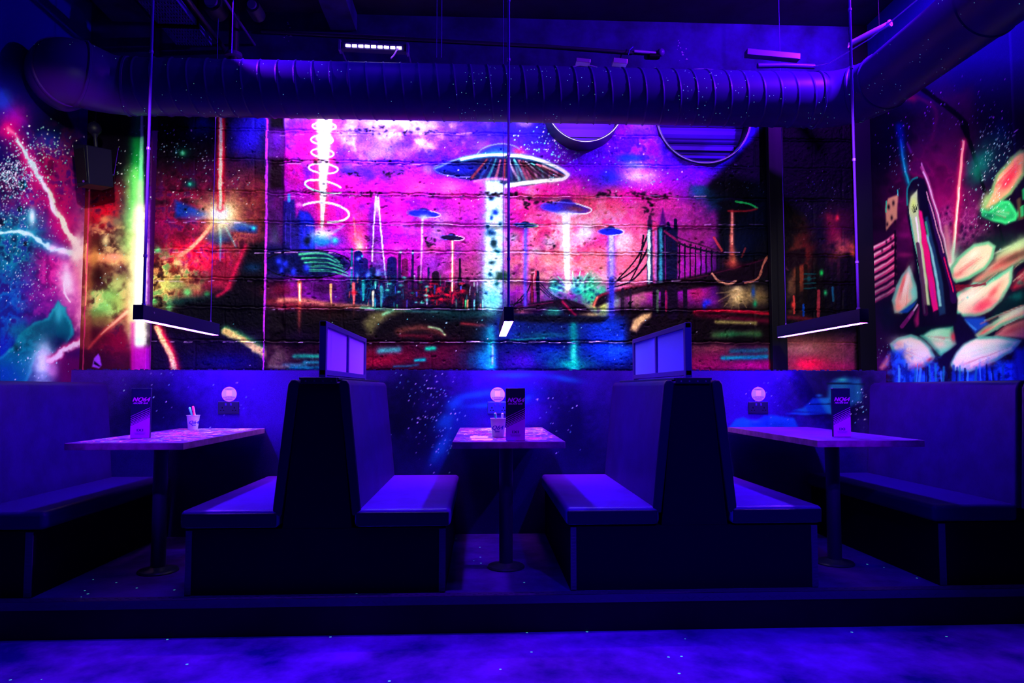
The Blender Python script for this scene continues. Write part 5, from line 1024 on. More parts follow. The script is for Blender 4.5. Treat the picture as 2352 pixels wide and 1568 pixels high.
MB().prism([(2.895 - XR, .40), (2.925 - XR, 1.05), (2.945 - XR, 1.085), (3.04 - XR, 1.085), (3.04 - XR, .40)], -.03, -.008).build('backrest_edge', M['upholstery_edge'], t, bevel=.01, seg=3)

# ------------------------------------------------------------------ dividers on the booth backs
def divider(X, lab, pm, light):
    t = empty('divider_screen', (X, Y0, 1.1025), 0, lab, 'divider', 'framed divider screens on the booth backs')
    y0, y1, H = .06, 1.34, .30; z0 = .012
    b = MB().box(-.018, .018, y0, y0 + .034, 0, H).box(-.018, .018, y1 - .034, y1, 0, H).box(-.017, .017, y0, y1, H - .03, H).box(-.017, .017, y0, y1, z0, z0 + .03)
    b.box(-.016, .016, (y0 + y1) / 2 - .016, (y0 + y1) / 2 + .016, z0, H)
    b.build('frame', M['frame'], t, bevel=.003)
    for a, c in ((y0 + .034, (y0 + y1) / 2 - .016), ((y0 + y1) / 2 + .016, y1 - .034)):
        MB().box(-.004, .004, a - .003, c + .003, z0 + .027, H - .027).build('frosted_pane', pm, t)
    return t
divider(-.831, 'two pane frosted divider screen on the booth back nearer the laser ring mural', M['pane'], 0)
divider(1.126, 'two pane frosted divider screen on the booth back below the painted bridge', M['pane2'], 1)

# ------------------------------------------------------------------ tables
TZ = .763; TY0 = 3.64
def paint_table(seed, messy):
    n, m = 480, 220
    yy = np.linspace(0, 1, n); xx = np.linspace(0, 1, m); A, B_ = np.meshgrid(xx, yy)
    p = Paint(A * 600, B_ * 1340, seed)
    g = fbm(A * 9, B_ * 60, seed, 4); st_ = np.floor(A * 9); pl = _vnoise(st_ * 7.3, np.floor(B_ * 3 + st_ * .37) * 3.1, seed)
    base = np.array([.38, .09, .54])[None, None] * (.66 + .5 * g[..., None] + .28 * (pl[..., None] - .5)); p.C = base.reshape(-1, 3)
    rng = np.random.RandomState(seed); cols = [(255, 240, 200), (255, 60, 130), (235, 120, 90), (120, 240, 190), (255, 250, 255), (210, 30, 110), (90, 150, 230), (250, 200, 90)]
    for k in range(int(420 * messy)):
        x, y = rng.uniform(20, 580), rng.uniform(60, 1300); a = rng.uniform(0, 6.28); q = rng.uniform(14, 60)
        p.line([(x, y), (x + q * math.cos(a), y + q * math.sin(a)), (x + q * math.cos(a + .9) * 1.4, y + q * math.sin(a + .9))], rng.uniform(5, 10), cols[rng.randint(8)], a=rng.uniform(.8, 1))
    for k in range(int(24 * messy)):
        x, y = rng.uniform(40, 560), rng.uniform(80, 1280); p.blob(x, y, rng.uniform(10, 26), rng.uniform(12, 34), cols[rng.randint(8)], .9, rng.uniform(0, 90), nz=.3, hard=.6)
    if seed == 61:
        p.poly([(90, 300), (190, 290), (195, 430), (85, 440)], (255, 250, 240), 1, 4); p.poly([(100, 120), (215, 110), (220, 240), (95, 250)], (255, 225, 200), 1, 4)
        p.line([(250, 60), (330, 70)], 26, (90, 190, 235)); p.line([(380, 220), (470, 240)], 30, (255, 40, 150)); p.line([(120, 60), (200, 50)], 20, (255, 60, 130))
    return p.C, n, m
def table(X, label, seed, messy, cw):
    L_ = YW - .006 - TY0
    t = empty('booth_table', (X, TY0, 0), 0, label, 'table', 'wooden booth tables')
    c, n, m = paint_table(seed, messy)
    xs = np.linspace(-.2985, .2985, m); ys = np.linspace(.0015, L_ - .002, n); XX, YY = np.meshgrid(xs, ys)
    top = grid_obj('table_top', np.stack([XX, YY, np.full_like(XX, TZ)], -1), c, M['wood'], parent=t); top.data.flip_normals() if False else None
    top['label'] = 'scribbled table top' if messy > .3 else 'bare wooden table top'
    MB().box(-.3, .3, 0, L_, TZ - .036, TZ - .0008).build('table_edge', M['wood_edge'], t, bevel=.002)
    yb = cw
    MB().lathe([(.04, .0), (.04, TZ - .06)], 0, yb, 28).build('post', M['tablepost'], t, smooth=True)
    MB().lathe([(.108, .0), (.110, .006), (.104, .014), (.06, .02), (.045, .03)], 0, yb, 40).build('foot', M['tablepost'], t, smooth=True)
    MB().box(-.12, .12, yb - .12, yb + .12, TZ - .06, TZ - .037).build('bracket', M['tablepost'], t)
    return t
pb = atZ(362, 1303, 0)
YB = 4.05
table(-1.838, 'wooden booth table standing in front of the green laser pillar', 51, 1.0, .42)
table(.154, 'wooden booth table in the middle booth under the mother ship mural', 61, 1.0, .42)
table(2.126, 'wooden booth table with no cup on it, nearest the crystal wall', 71, .0, .42)

# ------------------------------------------------------------------ menus, cups, pens
def menu(px, py, lab, w=.104, rz=0):
    p = atZ(px, py, TZ + .001); H = .282
    t = empty('table_menu', (p.x, p.y, TZ + .0015), rz, lab, 'menu', 'upright drinks menus on the tables')
    MB().box(-w / 2, w / 2, 0, .02, 0, H).build('menu_block', M['menu_dark'], t, bevel=.001)
    hw = w / 2 - .0005; q = .062 * w / .104
    MB().add([(-hw, -.0006, .001), (hw, -.0006, .001), (hw, -.0006, .118), (-hw, -.0006, .068)], [(0, 1, 2, 3)]).build('violet_print', M['menu_purple'], t)
    for k in range(6):
        z = .071 + k * .0075 + k * k * .0005; th = .0044 - k * .0005
        MB().add([(-hw, -.0006, z), (hw, -.0006, z + .050), (hw, -.0006, z + .050 + th), (-hw, -.0006, z + th)], [(0, 1, 2, 3)]).build('stripe', M['menu_purple'], t)
    text('logo_lettering', 'NQ64', .034, M['menu_logo'], t, (0, -.001, .217), shear=.35, bold=.0012, sx=.98)
    text('logo_lettering', 'ARCADE BAR', .0125, M['menu_logo'], t, (-.002, -.001, .197), shear=.35, bold=.0004, sx=.98)
    text('small_lettering', 'IXI', .022, M['menu_ink'], t, (0, -.001, .044), bold=.0008, sx=1.3)
    for k in range(2): MB().box(-.03 + .004 * k, .03 - .004 * k, -.0012, -.0006, .0285 - k * .006, .0300 - k * .006).build('small_print', M['menu_ink'], t)
    return t
menu(321, 1006, 'upright black and violet menu on the table beside the galaxy wall bench', rz=R(5))
menu(1184, 1011, 'upright black and violet menu on the middle table beside a white cup')
menu(1935, 1003, 'upright black and violet menu on the table beside the crystal wall')
def cup(px, py, lab, logo_dx, rtop=.044, H=.115):
    p = atZ(px, py, TZ + .001)
    t = empty('plastic_cup', (p.x, p.y, TZ + .0015), 0, lab, 'cup', 'white plastic cups holding pens')
    r0 = rtop * .74
    MB().lathe([(r0, 0), (r0 * 1.01, .004), (rtop, H - .003), (rtop + .0025, H - .002), (rtop + .0025, H), (rtop - .001, H), (r0 - .002, .006)], 0, 0, 36).build('cup_body', M['cup'], t, smooth=True)
    rm = rtop * .86
    text('logo_lettering', 'Q64', .034, M['cup_ink'], t, (logo_dx, -rm - .003, H * .5), shear=.3, bold=.001, rot=(R(84), 0, R(logo_dx * 500)))
    text('logo_lettering', 'BAR', .013, M['cup_ink'], t, (logo_dx, -rm - .001, H * .30), shear=.3, bold=.0006, rot=(R(84), 0, R(logo_dx * 500)))
    return t, p
def pen(c, dx, dy, tx, ty, L_, m, lab, H0=.008):
    a = Vector((c.x + dx, c.y + dy, TZ + .012)); d = Vector((tx, ty, 1)).normalized()
    t = empty('marker_pen', a, 0, lab, 'pen', 'marker pens standing in cups')
    MB().tube([Vector((0, 0, 0)), d * (L_ * .8)], .0065, 12).build('barrel', m, t, smooth=True)
    MB().tube([d * (L_ * .8), d * (L_ * .97), d * L_], [.0075, .0075, .004], 12).build('cap', m, t, smooth=True)
_, c = cup(443, 986, 'white printed cup holding pens on the table by the green laser pillar', .02, .042, .098)
pen(c, .022, .0, -.35, 0, .150, M['pen_mint'], 'mint tipped pen leaning left in the cup by the green laser pillar')
pen(c, .026, .008, -.22, 0, .148, M['pen_white'], 'white pen leaning in the cup by the green laser pillar')
pen(c, .016, -.004, -.12, 0, .152, M['pen_red'], 'red pen in the cup by the green laser pillar')
_, c = cup(1144, 1003, 'white printed cup holding pens beside the menu on the middle table', -.006, .045, .108)
pen(c, .006, -.012, -.20, 0, .130, M['pen_green'], 'green and blue pen leaning left in the cup on the middle table')
pen(c, -.004, .006, -.10, 0, .130, M['pen_red'], 'thin red pen standing behind the green pen in the middle table cup')
pen(c, .018, .004, .06, 0, .128, M['pen_white'], 'white tipped pen in the cup on the middle table')

# ------------------------------------------------------------------ stickers and sockets on the wainscot
def sticker(px, py, lab):
    p = atY(px, py, YW - .001); t = empty('round_sticker', (p.x, YW - .0012, p.z), 0, lab, 'sticker', 'round order stickers above the sockets')
    MB().tube([(0, 0, 0), (0, -.0008, 0)], .0535, 48).build('sticker_rim', M['sticker_rim'], t)
    MB().tube([(0, -.0008, 0), (0, -.0014, 0)], .0500, 48).build('sticker_face', M['sticker'], t)
    MB().box(-.020, .020, -.0020, -.0014, -.013, .027).build('white_square', M['sticker_white'], t)
    text('sticker_lettering', 'HUNGRY?', .013, M['sticker_ink'], t, (0, -.0022, .036), bold=.0004)
    text('sticker_lettering', 'SCAN TO ORDER', .0118, M['sticker_ink'], t, (0, -.0022, -.022), bold=.0004, sx=.82)
    MB().box(-.026, .026, -.0020, -.0014, -.038, -.033).build('ink_bar', M['sticker_ink'], t)
sticker(526.5, 905, 'round pink sticker on the wainscot above the left table')
sticker(1143, 906, 'round pink sticker on the wainscot behind the middle table')
sticker(1742, 905, 'round pink sticker on the wainscot above the right table')
def socket(px, py, mt, lab):
    p = atY(px, py, YW); t = empty('double_socket', (p.x, YW - .001, p.z), 0, lab, 'socket', 'double wall sockets under the stickers')
    MB().box(-.073, .073, -.010, 0, -.043, .043).build('plate', mt, t, bevel=.003)
    for s in (-1, 1):
        MB().box(s * .018 - .006, s * .018 + .006, -.0135, -.0095, .016, .032).build('switch', M['frame'], t, bevel=.001)
        b = MB()
        for dx, dz, w, h_ in ((0, .006, .003, .006), (-.010, -.012, .005, .003), (.010, -.012, .005, .003)): b.box(s * .042 + dx - w, s * .042 + dx + w, -.0108, -.0098, dz - h_ - .006, dz + h_ - .006)
        b.build('pin_holes', M['black'], t)
socket(525.5, 936, M['socket'], 'black double socket under the sticker above the left table')
socket(1143, 936, M['socket_navy'], 'navy double socket behind the cup on the middle table')
socket(1741, 936, M['socket'], 'black double socket under the sticker above the right table')
# ------------------------------------------------------------------ spiral duct
RD, YD, ZD = .18, 4.48, 3.02
XA = atY(292, 180, YD).x; XB = atY(1872, 210, YD).x
duct = empty('spiral_duct', (0, YD, ZD), 0, 'wide dark spiral ventilation duct crossing above the whole mural', 'duct')
n, m = 900, 64
xs = np.linspace(XA, XB, n); th = np.linspace(0, 2 * np.pi, m)
TT, XX = np.meshgrid(th, xs); ph = (XX / .113 - TT / (2 * np.pi)) % 1.0; ph = np.minimum(ph, 1 - ph)
rr = RD + .0065 * np.exp(-(ph / .035) ** 2)
sag = 0
P = np.stack([XX, rr * np.cos(TT), rr * np.sin(TT)], -1)
grid_obj('spiral_run', P, np.zeros((n * m, 3)), M['duct'], parent=duct)
def sweep(name, pts, rs, m_, rings=()):
    b = MB(); b.tube(pts, rs, 40)
    o = b.build(name, m_, duct, smooth=True)
    for k in rings:
        p = Vector(pts[k]); a = Vector(pts[min(k + 1, len(pts) - 1)]) - Vector(pts[max(0, k - 1)]); a.normalize()
        MB().tube([p - a * .012, p - a * .006, p + a * .006, p + a * .012], [rs[k] + .001, rs[k] + .007, rs[k] + .007, rs[k] + .001], 40).build('clamp_ring', m_, o, smooth=True)
    return o
# reducer and elbow at the left
pts = [(XA + .01, 0, 0), (XA - .08, -.02, .002), (XA - .16, -.07, .008)]; rs = [RD + .002, RD + .004, .197]
x0 = XA - .22
for k in range(13):
    a = -.45 + k / 12 * 1.75; pts.append((x0 - .13 * math.sin(a + .45), -.14 + .17 * (1 - math.cos(a)) - .017, .014)); rs.append(.203)
sweep('elbow', pts, rs, M['duct'], (0, 3, 8))
# elbow and long run back along the right wall
pts = []; rs = []
for k in range(10):
    a = k / 9 * math.pi / 2; pts.append((XB + .30 * math.sin(a), -.30 * (1 - math.cos(a)), 0)); rs.append(RD + .003)
sweep('elbow', pts, rs, M['duct'], (0, 5, 9))
pts = [(XB + .30, -.30 - k * .3, 0) for k in range(10)]
sweep('side_run', pts, [RD + .001] * 10, M['duct'], (3, 7))
# drop rods that carry the duct
def rod(px, y1, Y, r=.003, top=ZC, lab='', name='threaded_rod', mt='rod'):
    p = atY(px, y1, Y); b = MB().tube([(0, 0, 0), (0, 0, top - p.z)], r, 8)
    o = b.build(name, M[mt], smooth=True, loc=(p.x, Y, p.z)); tag(o, lab, 'rod', 'thin rods dropping from the ceiling to the duct'); return o
rod(1014, 132, 4.48, .0022, lab='thin drop rod to the duct left of the middle lamp rod'); rod(1003, 132, 4.50, .0015, lab='thinnest wire beside the drop rod left of the middle lamp')
rod(1957, 150, 4.40, .0035, lab='drop rod reaching the duct elbow near the crystal wall'); rod(533, 122, 4.46, .0035, lab='violet lit drop rod in front of the black pipe')

# ------------------------------------------------------------------ round openings
for k, (cx, cz, r) in enumerate(vents):
    t = empty('round_vent', (cx, YM, cz), 0, ['smaller round louvred vent above the mother ship' , 'larger round louvred vent with a pale rim over the bridge mural'][k], 'vent', 'round louvred vents half hidden by the duct')
    y0, y1 = ((-.20, .02) if k == 0 else (-.035, .20))
    n = 64; vs = []; fs = []
    prof = [(r - .004, y1), (r - .004, y0), (r + .010, y0), (r + .010, min(y1, .03))]
    for (q, y) in prof: vs += [(q * math.cos(2 * math.pi * i / n), y, q * math.sin(2 * math.pi * i / n)) for i in range(n)]
    for j in range(len(prof) - 1):
        for i in range(n): fs.append((j * n + i, j * n + (i + 1) % n, (j + 1) * n + (i + 1) % n, (j + 1) * n + i))
    MB().add(vs, fs).build('sleeve', M['blackpipe'], t, smooth=True)
    MB().add([((r + .003) * math.cos(2 * math.pi * i / n) + (q * .004) * math.cos(2 * math.pi * i / n), y0 - .001 - (0 if q == 0 or q == 2 else .004) , (r + .003 + q * .004) * math.sin(2 * math.pi * i / n)) for q in (0, 1, 2) for i in range(n)],
             [(j * n + i, j * n + (i + 1) % n, (j + 1) * n + (i + 1) % n, (j + 1) * n + i) for j in (0, 1) for i in range(n)]).build('rim', M['steel'], t, smooth=True)
    yl = .01 if k == 0 else .10
    b = MB(); z = -r + .01; rg = random.Random(k + 3)
    while z < r - .02:
        w = math.sqrt(max(0, (r - .006) ** 2 - (abs(z) + .006) ** 2)); hh = rg.choice([.005, .008, .012, .018, .026])
        if w > .02: b.add([(-w, yl + .012, z), (w, yl + .012, z), (w, yl - .002 * hh / .012, z + hh), (-w, yl - .002 * hh / .012, z + hh)], [(0, 1, 2, 3)])
        z += hh + rg.choice([.003, .005, .012])
    b.build('louvre_slats', M['louvre'] if 'louvre' in M else M['steel'], t)
    MB().tube([(0, yl + .03, 0), (0, yl + .035, 0)], r - .005, 48).build('backing', M['black'], t)

# ------------------------------------------------------------------ pendant lamps
def pendant(px_f, px_r, py_f, py_r, lab):
    """front and rear end of the glowing underside as seen in the photo"""
    zb = 1.415
    a = atZ(px_f, py_f, zb); c = atZ(px_r, py_r, zb)
    X = (a.x + c.x) / 2; L_ = 1.08; yc = 4.285
    t = empty('linear_pendant_lamp', (X, yc - L_ / 2, zb), 0, lab, 'lamp', 'linear pendant lamps over the tables')
    w = .027
    b = MB().box(-w, w, 0, L_, .006, .080).box(-w, -w + .003, 0, L_, 0, .01).box(w - .003, w, 0, L_, 0, .01).box(-w, w, 0, .003, 0, .01).box(-w, w, L_ - .003, L_, 0, .01)
    b.build('housing', M['lamp_body'], t, bevel=.001)
    MB().box(-w + .003, w - .003, .003, L_ - .003, .0005, .006).build('diffuser', M['lamp_glow'], t)
    for k, (y, r) in enumerate(((.06, .0075), (L_ - .09, .0022))):
        s = MB().tube([(0, y, .080), (0, y, ZC - zb)], r, 10).build('suspension_rod', M['rod'], t, smooth=True)
        for z in ((.080, .35, .95, 1.5, 1.85) if k == 0 else (.080,)): MB().tube([(0, y, z), (0, y, z + .014)], r + .003, 10).build('coupling', M['coupling'], s, smooth=True)
    MB().tube([(w, .12, .05), (w + .003, .12, .05)], .006, 12).build('screw', M['screw'], t)
    return t
pendant(330, 508, 737, 772, 'linear pendant lamp hanging over the table by the green laser pillar')
pendant(1169, 1152, 740, 776, 'linear pendant lamp hanging end on over the middle table')
pendant(1958, 1768, 746, 779, 'linear pendant lamp hanging over the table by the crystal wall')

# ------------------------------------------------------------------ LED bar above the duct
p0 = atY(792, 104, 4.86); p1 = atY(924, 110, 4.86)
t = empty('led_wash_bar', (p0.x, 4.86, p0.z), 0, 'violet LED wash bar of nine lenses shining above the duct', 'lamp')
dirv = Vector((p1.x - p0.x, 0, p1.z - p0.z)); LB = dirv.length; an = math.atan2(dirv.z, dirv.x); t.rotation_euler = (0, -an, 0)
MB().box(-.03, LB + .03, .004, .06, -.022, .030).build('housing', M['lamp_body'], t, bevel=.003)
for k in range(9):
    x = LB * (k + .5) / 9; MB().box(x - LB / 9 * .36, x + LB / 9 * .36, -.004, .006, -.008, .008).build('lens', M['led'], t, bevel=.001)
for xa in (-.045, LB + .03): MB().box(xa, xa + .015, -.004, .06, -.035, .04).box(xa + .003, xa + .012, .05, .30, -.004, .004).build('bracket', M['frame'], t)
MB().box(LB * .44, LB * .56, .02, .03, .030, .05).build('clip', M['frame'], t)
b = MB().tube([atY(916, 109, 4.868), atY(912, 114, 4.80), atY(905, 126, 4.72), atY(898, 134, 4.56)], .005, 8)
o = b.build('loose_cable', mat('pale_cable', (.9, .8, 1), .4), smooth=True); tag(o, 'short pale cable dropping from the LED bar to the duct', 'cable')

# ------------------------------------------------------------------ services on the upper wall and ceiling
def pipe(name, pts, r, mt, lab, cat='pipe', group=None, n=12):
    o = MB().tube(pts, r, n).build(name, M[mt], smooth=True); tag(o, lab, cat, group); return o
pipe('conduit', [atY(600, 73, 5.138), atY(900, 88, 5.138), atY(1250, 106, 5.138), atY(1455, 121, 5.138)], .013, 'blackpipe', 'long black conduit sloping across the navy wall above the duct', 'conduit')
pipe('capillary_pipe', [atY(600, 70, 5.147), atY(930, 84, 5.147)], .004, 'duct_plain', 'thin pipe running above the black conduit near the LED bar')
t = empty('conduit_fitting', atY(1515, 119, 5.125), 0, 'bright pipe end fitting at the end of the black conduit', 'fitting')
MB().tube([(-.20, 0, 0), (-.03, 0, -.01)], .011, 12).build('sleeve', M['steel'], t, smooth=True); MB().sphere((.01, 0, -.005), .03, 14).build('ball', M['duct_plain'], t, smooth=True)
MB().tube([(-.21, -.01, .03), (-.24, -.02, .0), (-.25, -.02, -.04)], .003, 8).build('tail_wire', M['rod'], t, smooth=True)
MB().tube([(-.08, .01, -.03), (.0, .01, -.03)], .022, 12).build('clip', M['black'], t, smooth=True)
# chipped plaster patches
rg = random.Random(9)
for (cx, cy, n_, lab) in [(668, 78, 10, 'chipped plaster patch on the navy wall left of the LED bar'), (1570, 112, 12, 'chipped plaster patch on the navy wall right of the conduit end')]:
    b = MB()
    for k in range(n_):
        p = atY(cx + rg.gauss(0, 10), cy + rg.gauss(0, 18), 5.147); s = rg.uniform(.004, .014)
        b.add([(p.x + s * rg.uniform(.4, 1) * math.cos(a), 5.1508 , p.z + 1.7 * s * rg.uniform(.4, 1) * math.sin(a)) for a in (0, 1.2, 2.5, 3.8, 5.1)], [(0, 1, 2, 3, 4)])
        b.add([(p.x - s, 5.151, p.z), (p.x, 5.146, p.z + s), (p.x + s, 5.151, p.z)], [(0, 1, 2)])
    o = b.build('plaster_patch', M['steel']); tag(o, lab, 'patch')
# blocks on top of the duct near the right bend
for (x, y, w, hh, lab) in [(1778, 123, .19, .022, 'long flat timber batten lying on the duct near its bend'), (1425, 139, .05, .018, 'small metal clip on top of the duct above the bridge mural'), (1340, 138, .05, .014, 'second small clip on top of the duct'),]:
    p = atY(x, y, 4.55); o = MB().box(-w, w, 0, .06, -hh, hh).build('duct_clip' if w < .1 else 'timber_batten', M['duct_plain'] if w > .1 else M['steel'], bevel=.004, loc=(p.x, 4.55, p.z)); o.rotation_euler = (0, R(4), 0)
    tag(o, lab, 'clip' if w < .1 else 'batten')
pb_ = [atY(1740, 151, 4.56), atY(1800, 150, 4.56), atY(1870, 153, 4.56)]
o = MB().tube(pb_, .018, 12).build('flexible_hose', M['duct_plain'], smooth=True); tag(o, 'ribbed flexible hose lying on the duct under the batten', 'hose')
# cable tray
t = empty('cable_tray', (atY(432, 100, 5.0).x, 5.0, 3.62), 0, 'perforated cable tray running along the ceiling to the back wall', 'cable tray')
b = MB(); w = .13
b.box(-w, -w + .004, -4, .1, 0, .05).box(w - .004, w, -4, .1, 0, .05)
for k in range(14): b.box(-w + k * .0195, -w + k * .0195 + .009, -4, .1, 0, .003)
for k in range(90): b.box(-w, w, -4 + k * .0455, -4 + k * .0455 + .02, 0, .003)
b.build('tray', M['rod'], t)
for k in range(4): MB().tube([(-.09 + k * .055, -4, .018), (-.085 + k * .055, -2, .02), (-.09 + k * .055, .1, .018)], .011, 8).build('cable', M['black'], t, smooth=True)
for y in (-3.2, -1.6, -.2): MB().box(-w - .02, w + .02, y, y + .03, -.015, -.002).box(-w - .02, -w - .012, y, y + .02, -.01, ZC - 3.62).box(w + .012, w + .02, y, y + .02, -.01, ZC - 3.62).build('hanger', M['black'], t)
pipe('conduit', [Vector((atY(505, 125, 5.02).x, 5.16, 3.60)), Vector((atY(505, 125, 5.02).x, 1.5, 3.62))], .016, 'blackpipe', 'black conduit running beside the cable tray under the ceiling', 'conduit')
pipe('conduit', [Vector((atY(520, 125, 5.02).x + .16, 5.16, 3.66)), Vector((atY(505, 125, 5.02).x + .18, 1.5, 3.68))], .010, 'duct_plain', 'slimmer conduit beside the black conduit under the ceiling', 'conduit')
pX = atY(537, 100, 4.95)
dp = pipe('drain_pipe', [(pX.x, 4.95, 3.18), (pX.x, 4.95, 3.45), (pX.x, 4.95, 3.918)], [.036, .036, .036], 'blackpipe', 'upright black pipe behind the duct at the left', n=20)
MB().lathe([(.037, 3.455), (.05, 3.46), (.06, 3.464), (.06, 3.49), (.05, 3.494)], pX.x, 4.95, n=24).build('collar', M['duct_plain'], dp, smooth=True)
for (x, y, rr_, lab) in [(492, 14, .07, 'dark round fan box under the ceiling left of the upright pipe'), (585, 22, .05, 'dark curled duct boot under the ceiling right of the upright pipe')]:
    p = atY(x, y, 4.7); t = empty('ceiling_fan_box', p, 0, lab, 'fan box')
    MB().tube([(0, -.06, 0), (0, .08, 0)], rr_, 24).build('drum', M['blackpipe'], t, smooth=True); MB().tube([(0, -.07, 0), (0, -.055, 0)], [rr_ * .6, rr_ * .7], 24).build('cover', M['duct_plain'], t, smooth=True); MB().box(-.01, .01, -.01, .01, rr_ * .9, ZC - p.z).build('hanger', M['blackpipe'], t)
# silver flexible pipe near the right wall
a, c = atY(1958, 98, 4.55), atX(2047, 52, 2.74)
t = empty('silver_pipe', a, 0, 'bright silver pipe catching the light above the duct bend', 'pipe')
d = Vector(c) - a
MB().tube([Vector((-.035, 0, -.04)), Vector((-.02, 0, -.012)), Vector((0, 0, 0)), d * .25, d * .6, d * .92, d], [.004, .014, .020, .020, .020, .018, .010], 16).build('pipe_run', M['steel'], t, smooth=True)
MB().tube([d * .95, d * .99], .024, 16).build('end_ring', M['steel'], t, smooth=True)
MB().tube([d * .7, Vector((d.x * .7, d.y * .7, ZC - a.z))], .003, 8).build('hanger', M['black'], t)
a2 = atY(1935, 146, 4.3)
o = MB().tube([atY(1868, 157, 4.42) + Vector((0, 0, .012)), atY(1905, 150, 4.34) + Vector((0, 0, .012)), atX(2000, 92, 2.46) + Vector((0, 0, .012)), atX(2112, 0, 2.46) + Vector((0, 0, .012)), atX(2112, 0, 2.46) + Vector((0, -.6, .02))], .004, 8).build('steel_wire', M['steel'], smooth=True); tag(o, 'thin bright wire running along the top of the duct bend', 'wire')
# speaker
p = atY(219, 383, 4.72)
t = empty('wall_speaker', (p.x, 4.72, p.z), R(-28), 'black box speaker on a ceiling arm in front of the pillar', 'speaker'); t.rotation_euler = (R(8), 0, R(-26))
MB().prism([(-.062, -.145), (.058, -.135), (.072, .12), (-.066, .145)], -.10, .08).build('cabinet', M['speaker'], t, bevel=.006)
MB().box(-.052, .050, -.106, -.101, -.115, .105).build('grille', M['black'], t, bevel=.002)
MB().tube([(.02, -.108, -.115), (.02, -.112, -.115)], .008, 12).build('badge', M['frame'], t)
MB().tube([(0, .02, .13), (0, .02, .20), (0, .02, .235)], [.012, .012, .03], 12).sphere((0, .02, .26), .045, 16).build('ball_joint', M['speaker'], t, smooth=True)
MB().tube([(0, .02, .29), (0, .04, .42)], .012, 10).build('arm', M['speaker'], t, smooth=True)
o = MB().tube([Vector((p.x + .03, 4.66, p.z - .13)), atY(262, 400, 4.9), atY(272, 340, 5.05)], .0022, 6).build('speaker_cable', M['rod'], smooth=True); tag(o, 'thin slanting cable from the speaker to the pillar', 'cable')
# ------------------------------------------------------------------ light
def area(name, loc, target, size, size_y, power, col, spread=180):
    l = bpy.data.lights.new(name, 'AREA'); l.shape = 'RECTANGLE'; l.size = size; l.size_y = size_y; l.energy = power; l.color = col; l.spread = R(spread)
    o = bpy.data.objects.new(name, l); C.objects.link(o); o.location = loc
    o.rotation_euler = (Vector(target) - Vector(loc)).to_track_quat('-Z', 'Y').to_euler(); return o
def spot(name, loc, target, ang, power, col, blend=.5, r=.04):
    l = bpy.data.lights.new(name, 'SPOT'); l.energy = power; l.color = col; l.spot_size = R(ang); l.spot_blend = blend; l.shadow_soft_size = r
    o = bpy.data.objects.new(name, l); C.objects.link(o); o.location = loc
    o.rotation_euler = (Vector(target) - Vector(loc)).to_track_quat('-Z', 'Y').to_euler(); return o
WH = (1.0, .95, .76); BLUE = (.05, .004, 1.0); VIO = (.22, .008, 1.0)
# unseen washes between duct and wall, added to light the mural
area('wall_wash', (-.35, 4.86, 3.22), (-.35, 5.17, 2.2), 2.6, .06, 40, (.85, .7, 1), 140)
area('wall_wash', (1.35, 4.86, 3.22), (1.35, 5.17, 2.3), 1.1, .06, 12, (.5, .25, 1), 140)
area('wall_wash', (-.1, 4.74, 2.98), (-.1, 5.10, 1.2), 4.2, .05, 26, (.95, .8, 1), 50)
# unseen spots added out in the room to brighten the murals
for x, p in ((-2.15, 150), (-1.25, 84), (-.35, 76), (.55, 84), (1.35, 90), (2.3, 40)):
    spot('mural_fill_spot', (x * .9, 2.2, 2.62), (x, 5.17, 2.02), 38, p, WH, .6, .05)
spot('mural_fill_spot', (-1.5, 2.6, 2.62), (-2.9, 4.62, 2.0), 52, 320, WH, .6)
spot('mural_fill_spot', (1.5, 2.5, 2.62), (3.05, 4.75, 1.75), 46, 400, WH, .6)
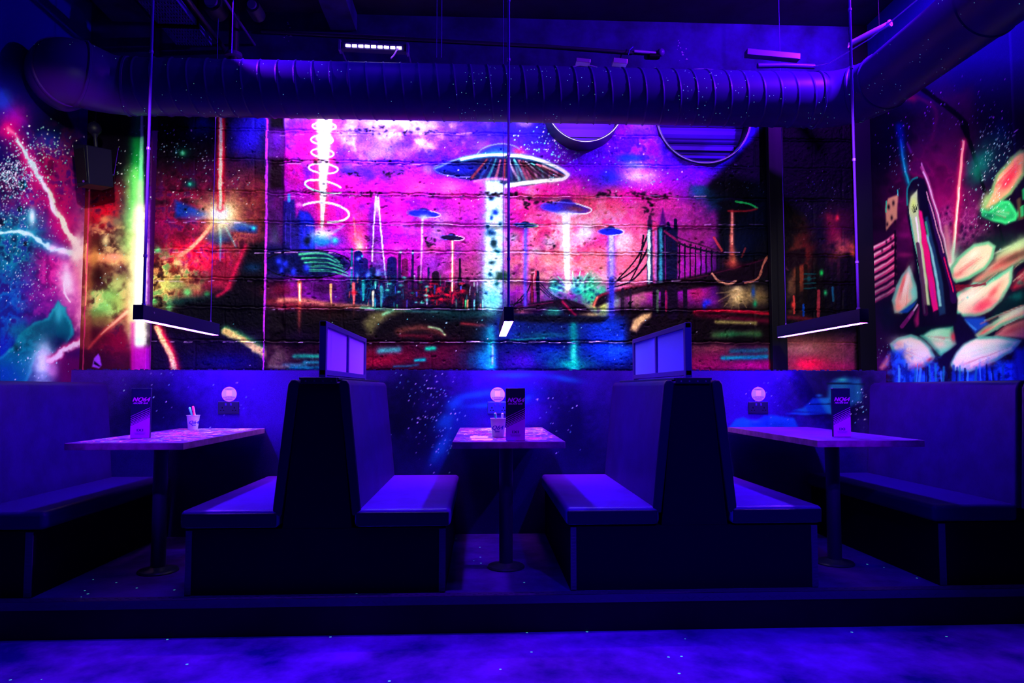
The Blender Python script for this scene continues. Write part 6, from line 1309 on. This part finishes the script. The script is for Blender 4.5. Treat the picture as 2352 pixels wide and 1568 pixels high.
# blue fill and ultraviolet floods of the room
area('blue_fill', (-.9, 2.3, 3.88), (-.8, 2.3, 0), 3.8, .6, 46, BLUE, 110)
spot('blue_fill', (1.5, .2, 3.0), (1.35, 3.58, .5), 34, 420, BLUE, .6)  # unseen, added to brighten the right booth front
spot('menu_fill_spot', (-2.0, .6, 3.0), (-1.83, 3.70, .90), 11, 600, (.16, .002, 1), .8)  # unseen spots added to brighten the menu fronts
spot('menu_fill_spot', (.5, .6, 3.0), (.20, 3.70, .90), 9, 150, (.3, .002, 1), .8)
spot('menu_fill_spot', (2.2, .6, 3.0), (1.96, 3.70, .90), 11, 500, (.2, .002, 1), .8)
area('blue_fill', (0, 4.0, 3.85), (0, 4.0, 0), 4.6, .3, 5, BLUE, 110)  # weak unseen fill added above the booths
spot('ultraviolet_flood', (2.78, 3.75, 3.85), (1.8, 4.75, 3.1), 130, 620, VIO, .6)
spot('ultraviolet_flood', (2.55, 3.75, 3.86), (3.05, 3.95, 3.45), 120, 120, VIO, .8)
spot('ultraviolet_flood', (-2.1, 4.25, 3.88), (-1.35, 4.5, 3.2), 30, 520, VIO, .3)
l = bpy.data.lights.new('ultraviolet_lamp', 'POINT'); l.energy = 30; l.color = VIO; l.shadow_soft_size = .08
o = bpy.data.objects.new('ultraviolet_lamp', l); C.objects.link(o); o.location = (2.2, 3.2, 3.6)
w = bpy.data.worlds.new('world'); SC.world = w; w.use_nodes = True; w.node_tree.nodes['Background'].inputs[0].default_value = (.01, .005, .2, 1); w.node_tree.nodes['Background'].inputs[1].default_value = .03
# ------------------------------------------------------------------ camera
cd = bpy.data.cameras.new('camera'); cam = bpy.data.objects.new('camera', cd); C.objects.link(cam); SC.camera = cam
cd.sensor_width = 36; cd.lens = 36 * F / 2352; cd.shift_y = SH / 2352; cd.clip_start = .05
cam.location = CAM; cam.rotation_euler = (R(90) + TILT, 0, -YAW)
SC.view_settings.view_transform = 'Standard'; SC.view_settings.look = 'None'; SC.view_settings.exposure = 0; SC.view_settings.gamma = 1
SC.cycles.use_denoising = True; SC.cycles.max_bounces = 6; SC.cycles.sample_clamp_indirect = 4
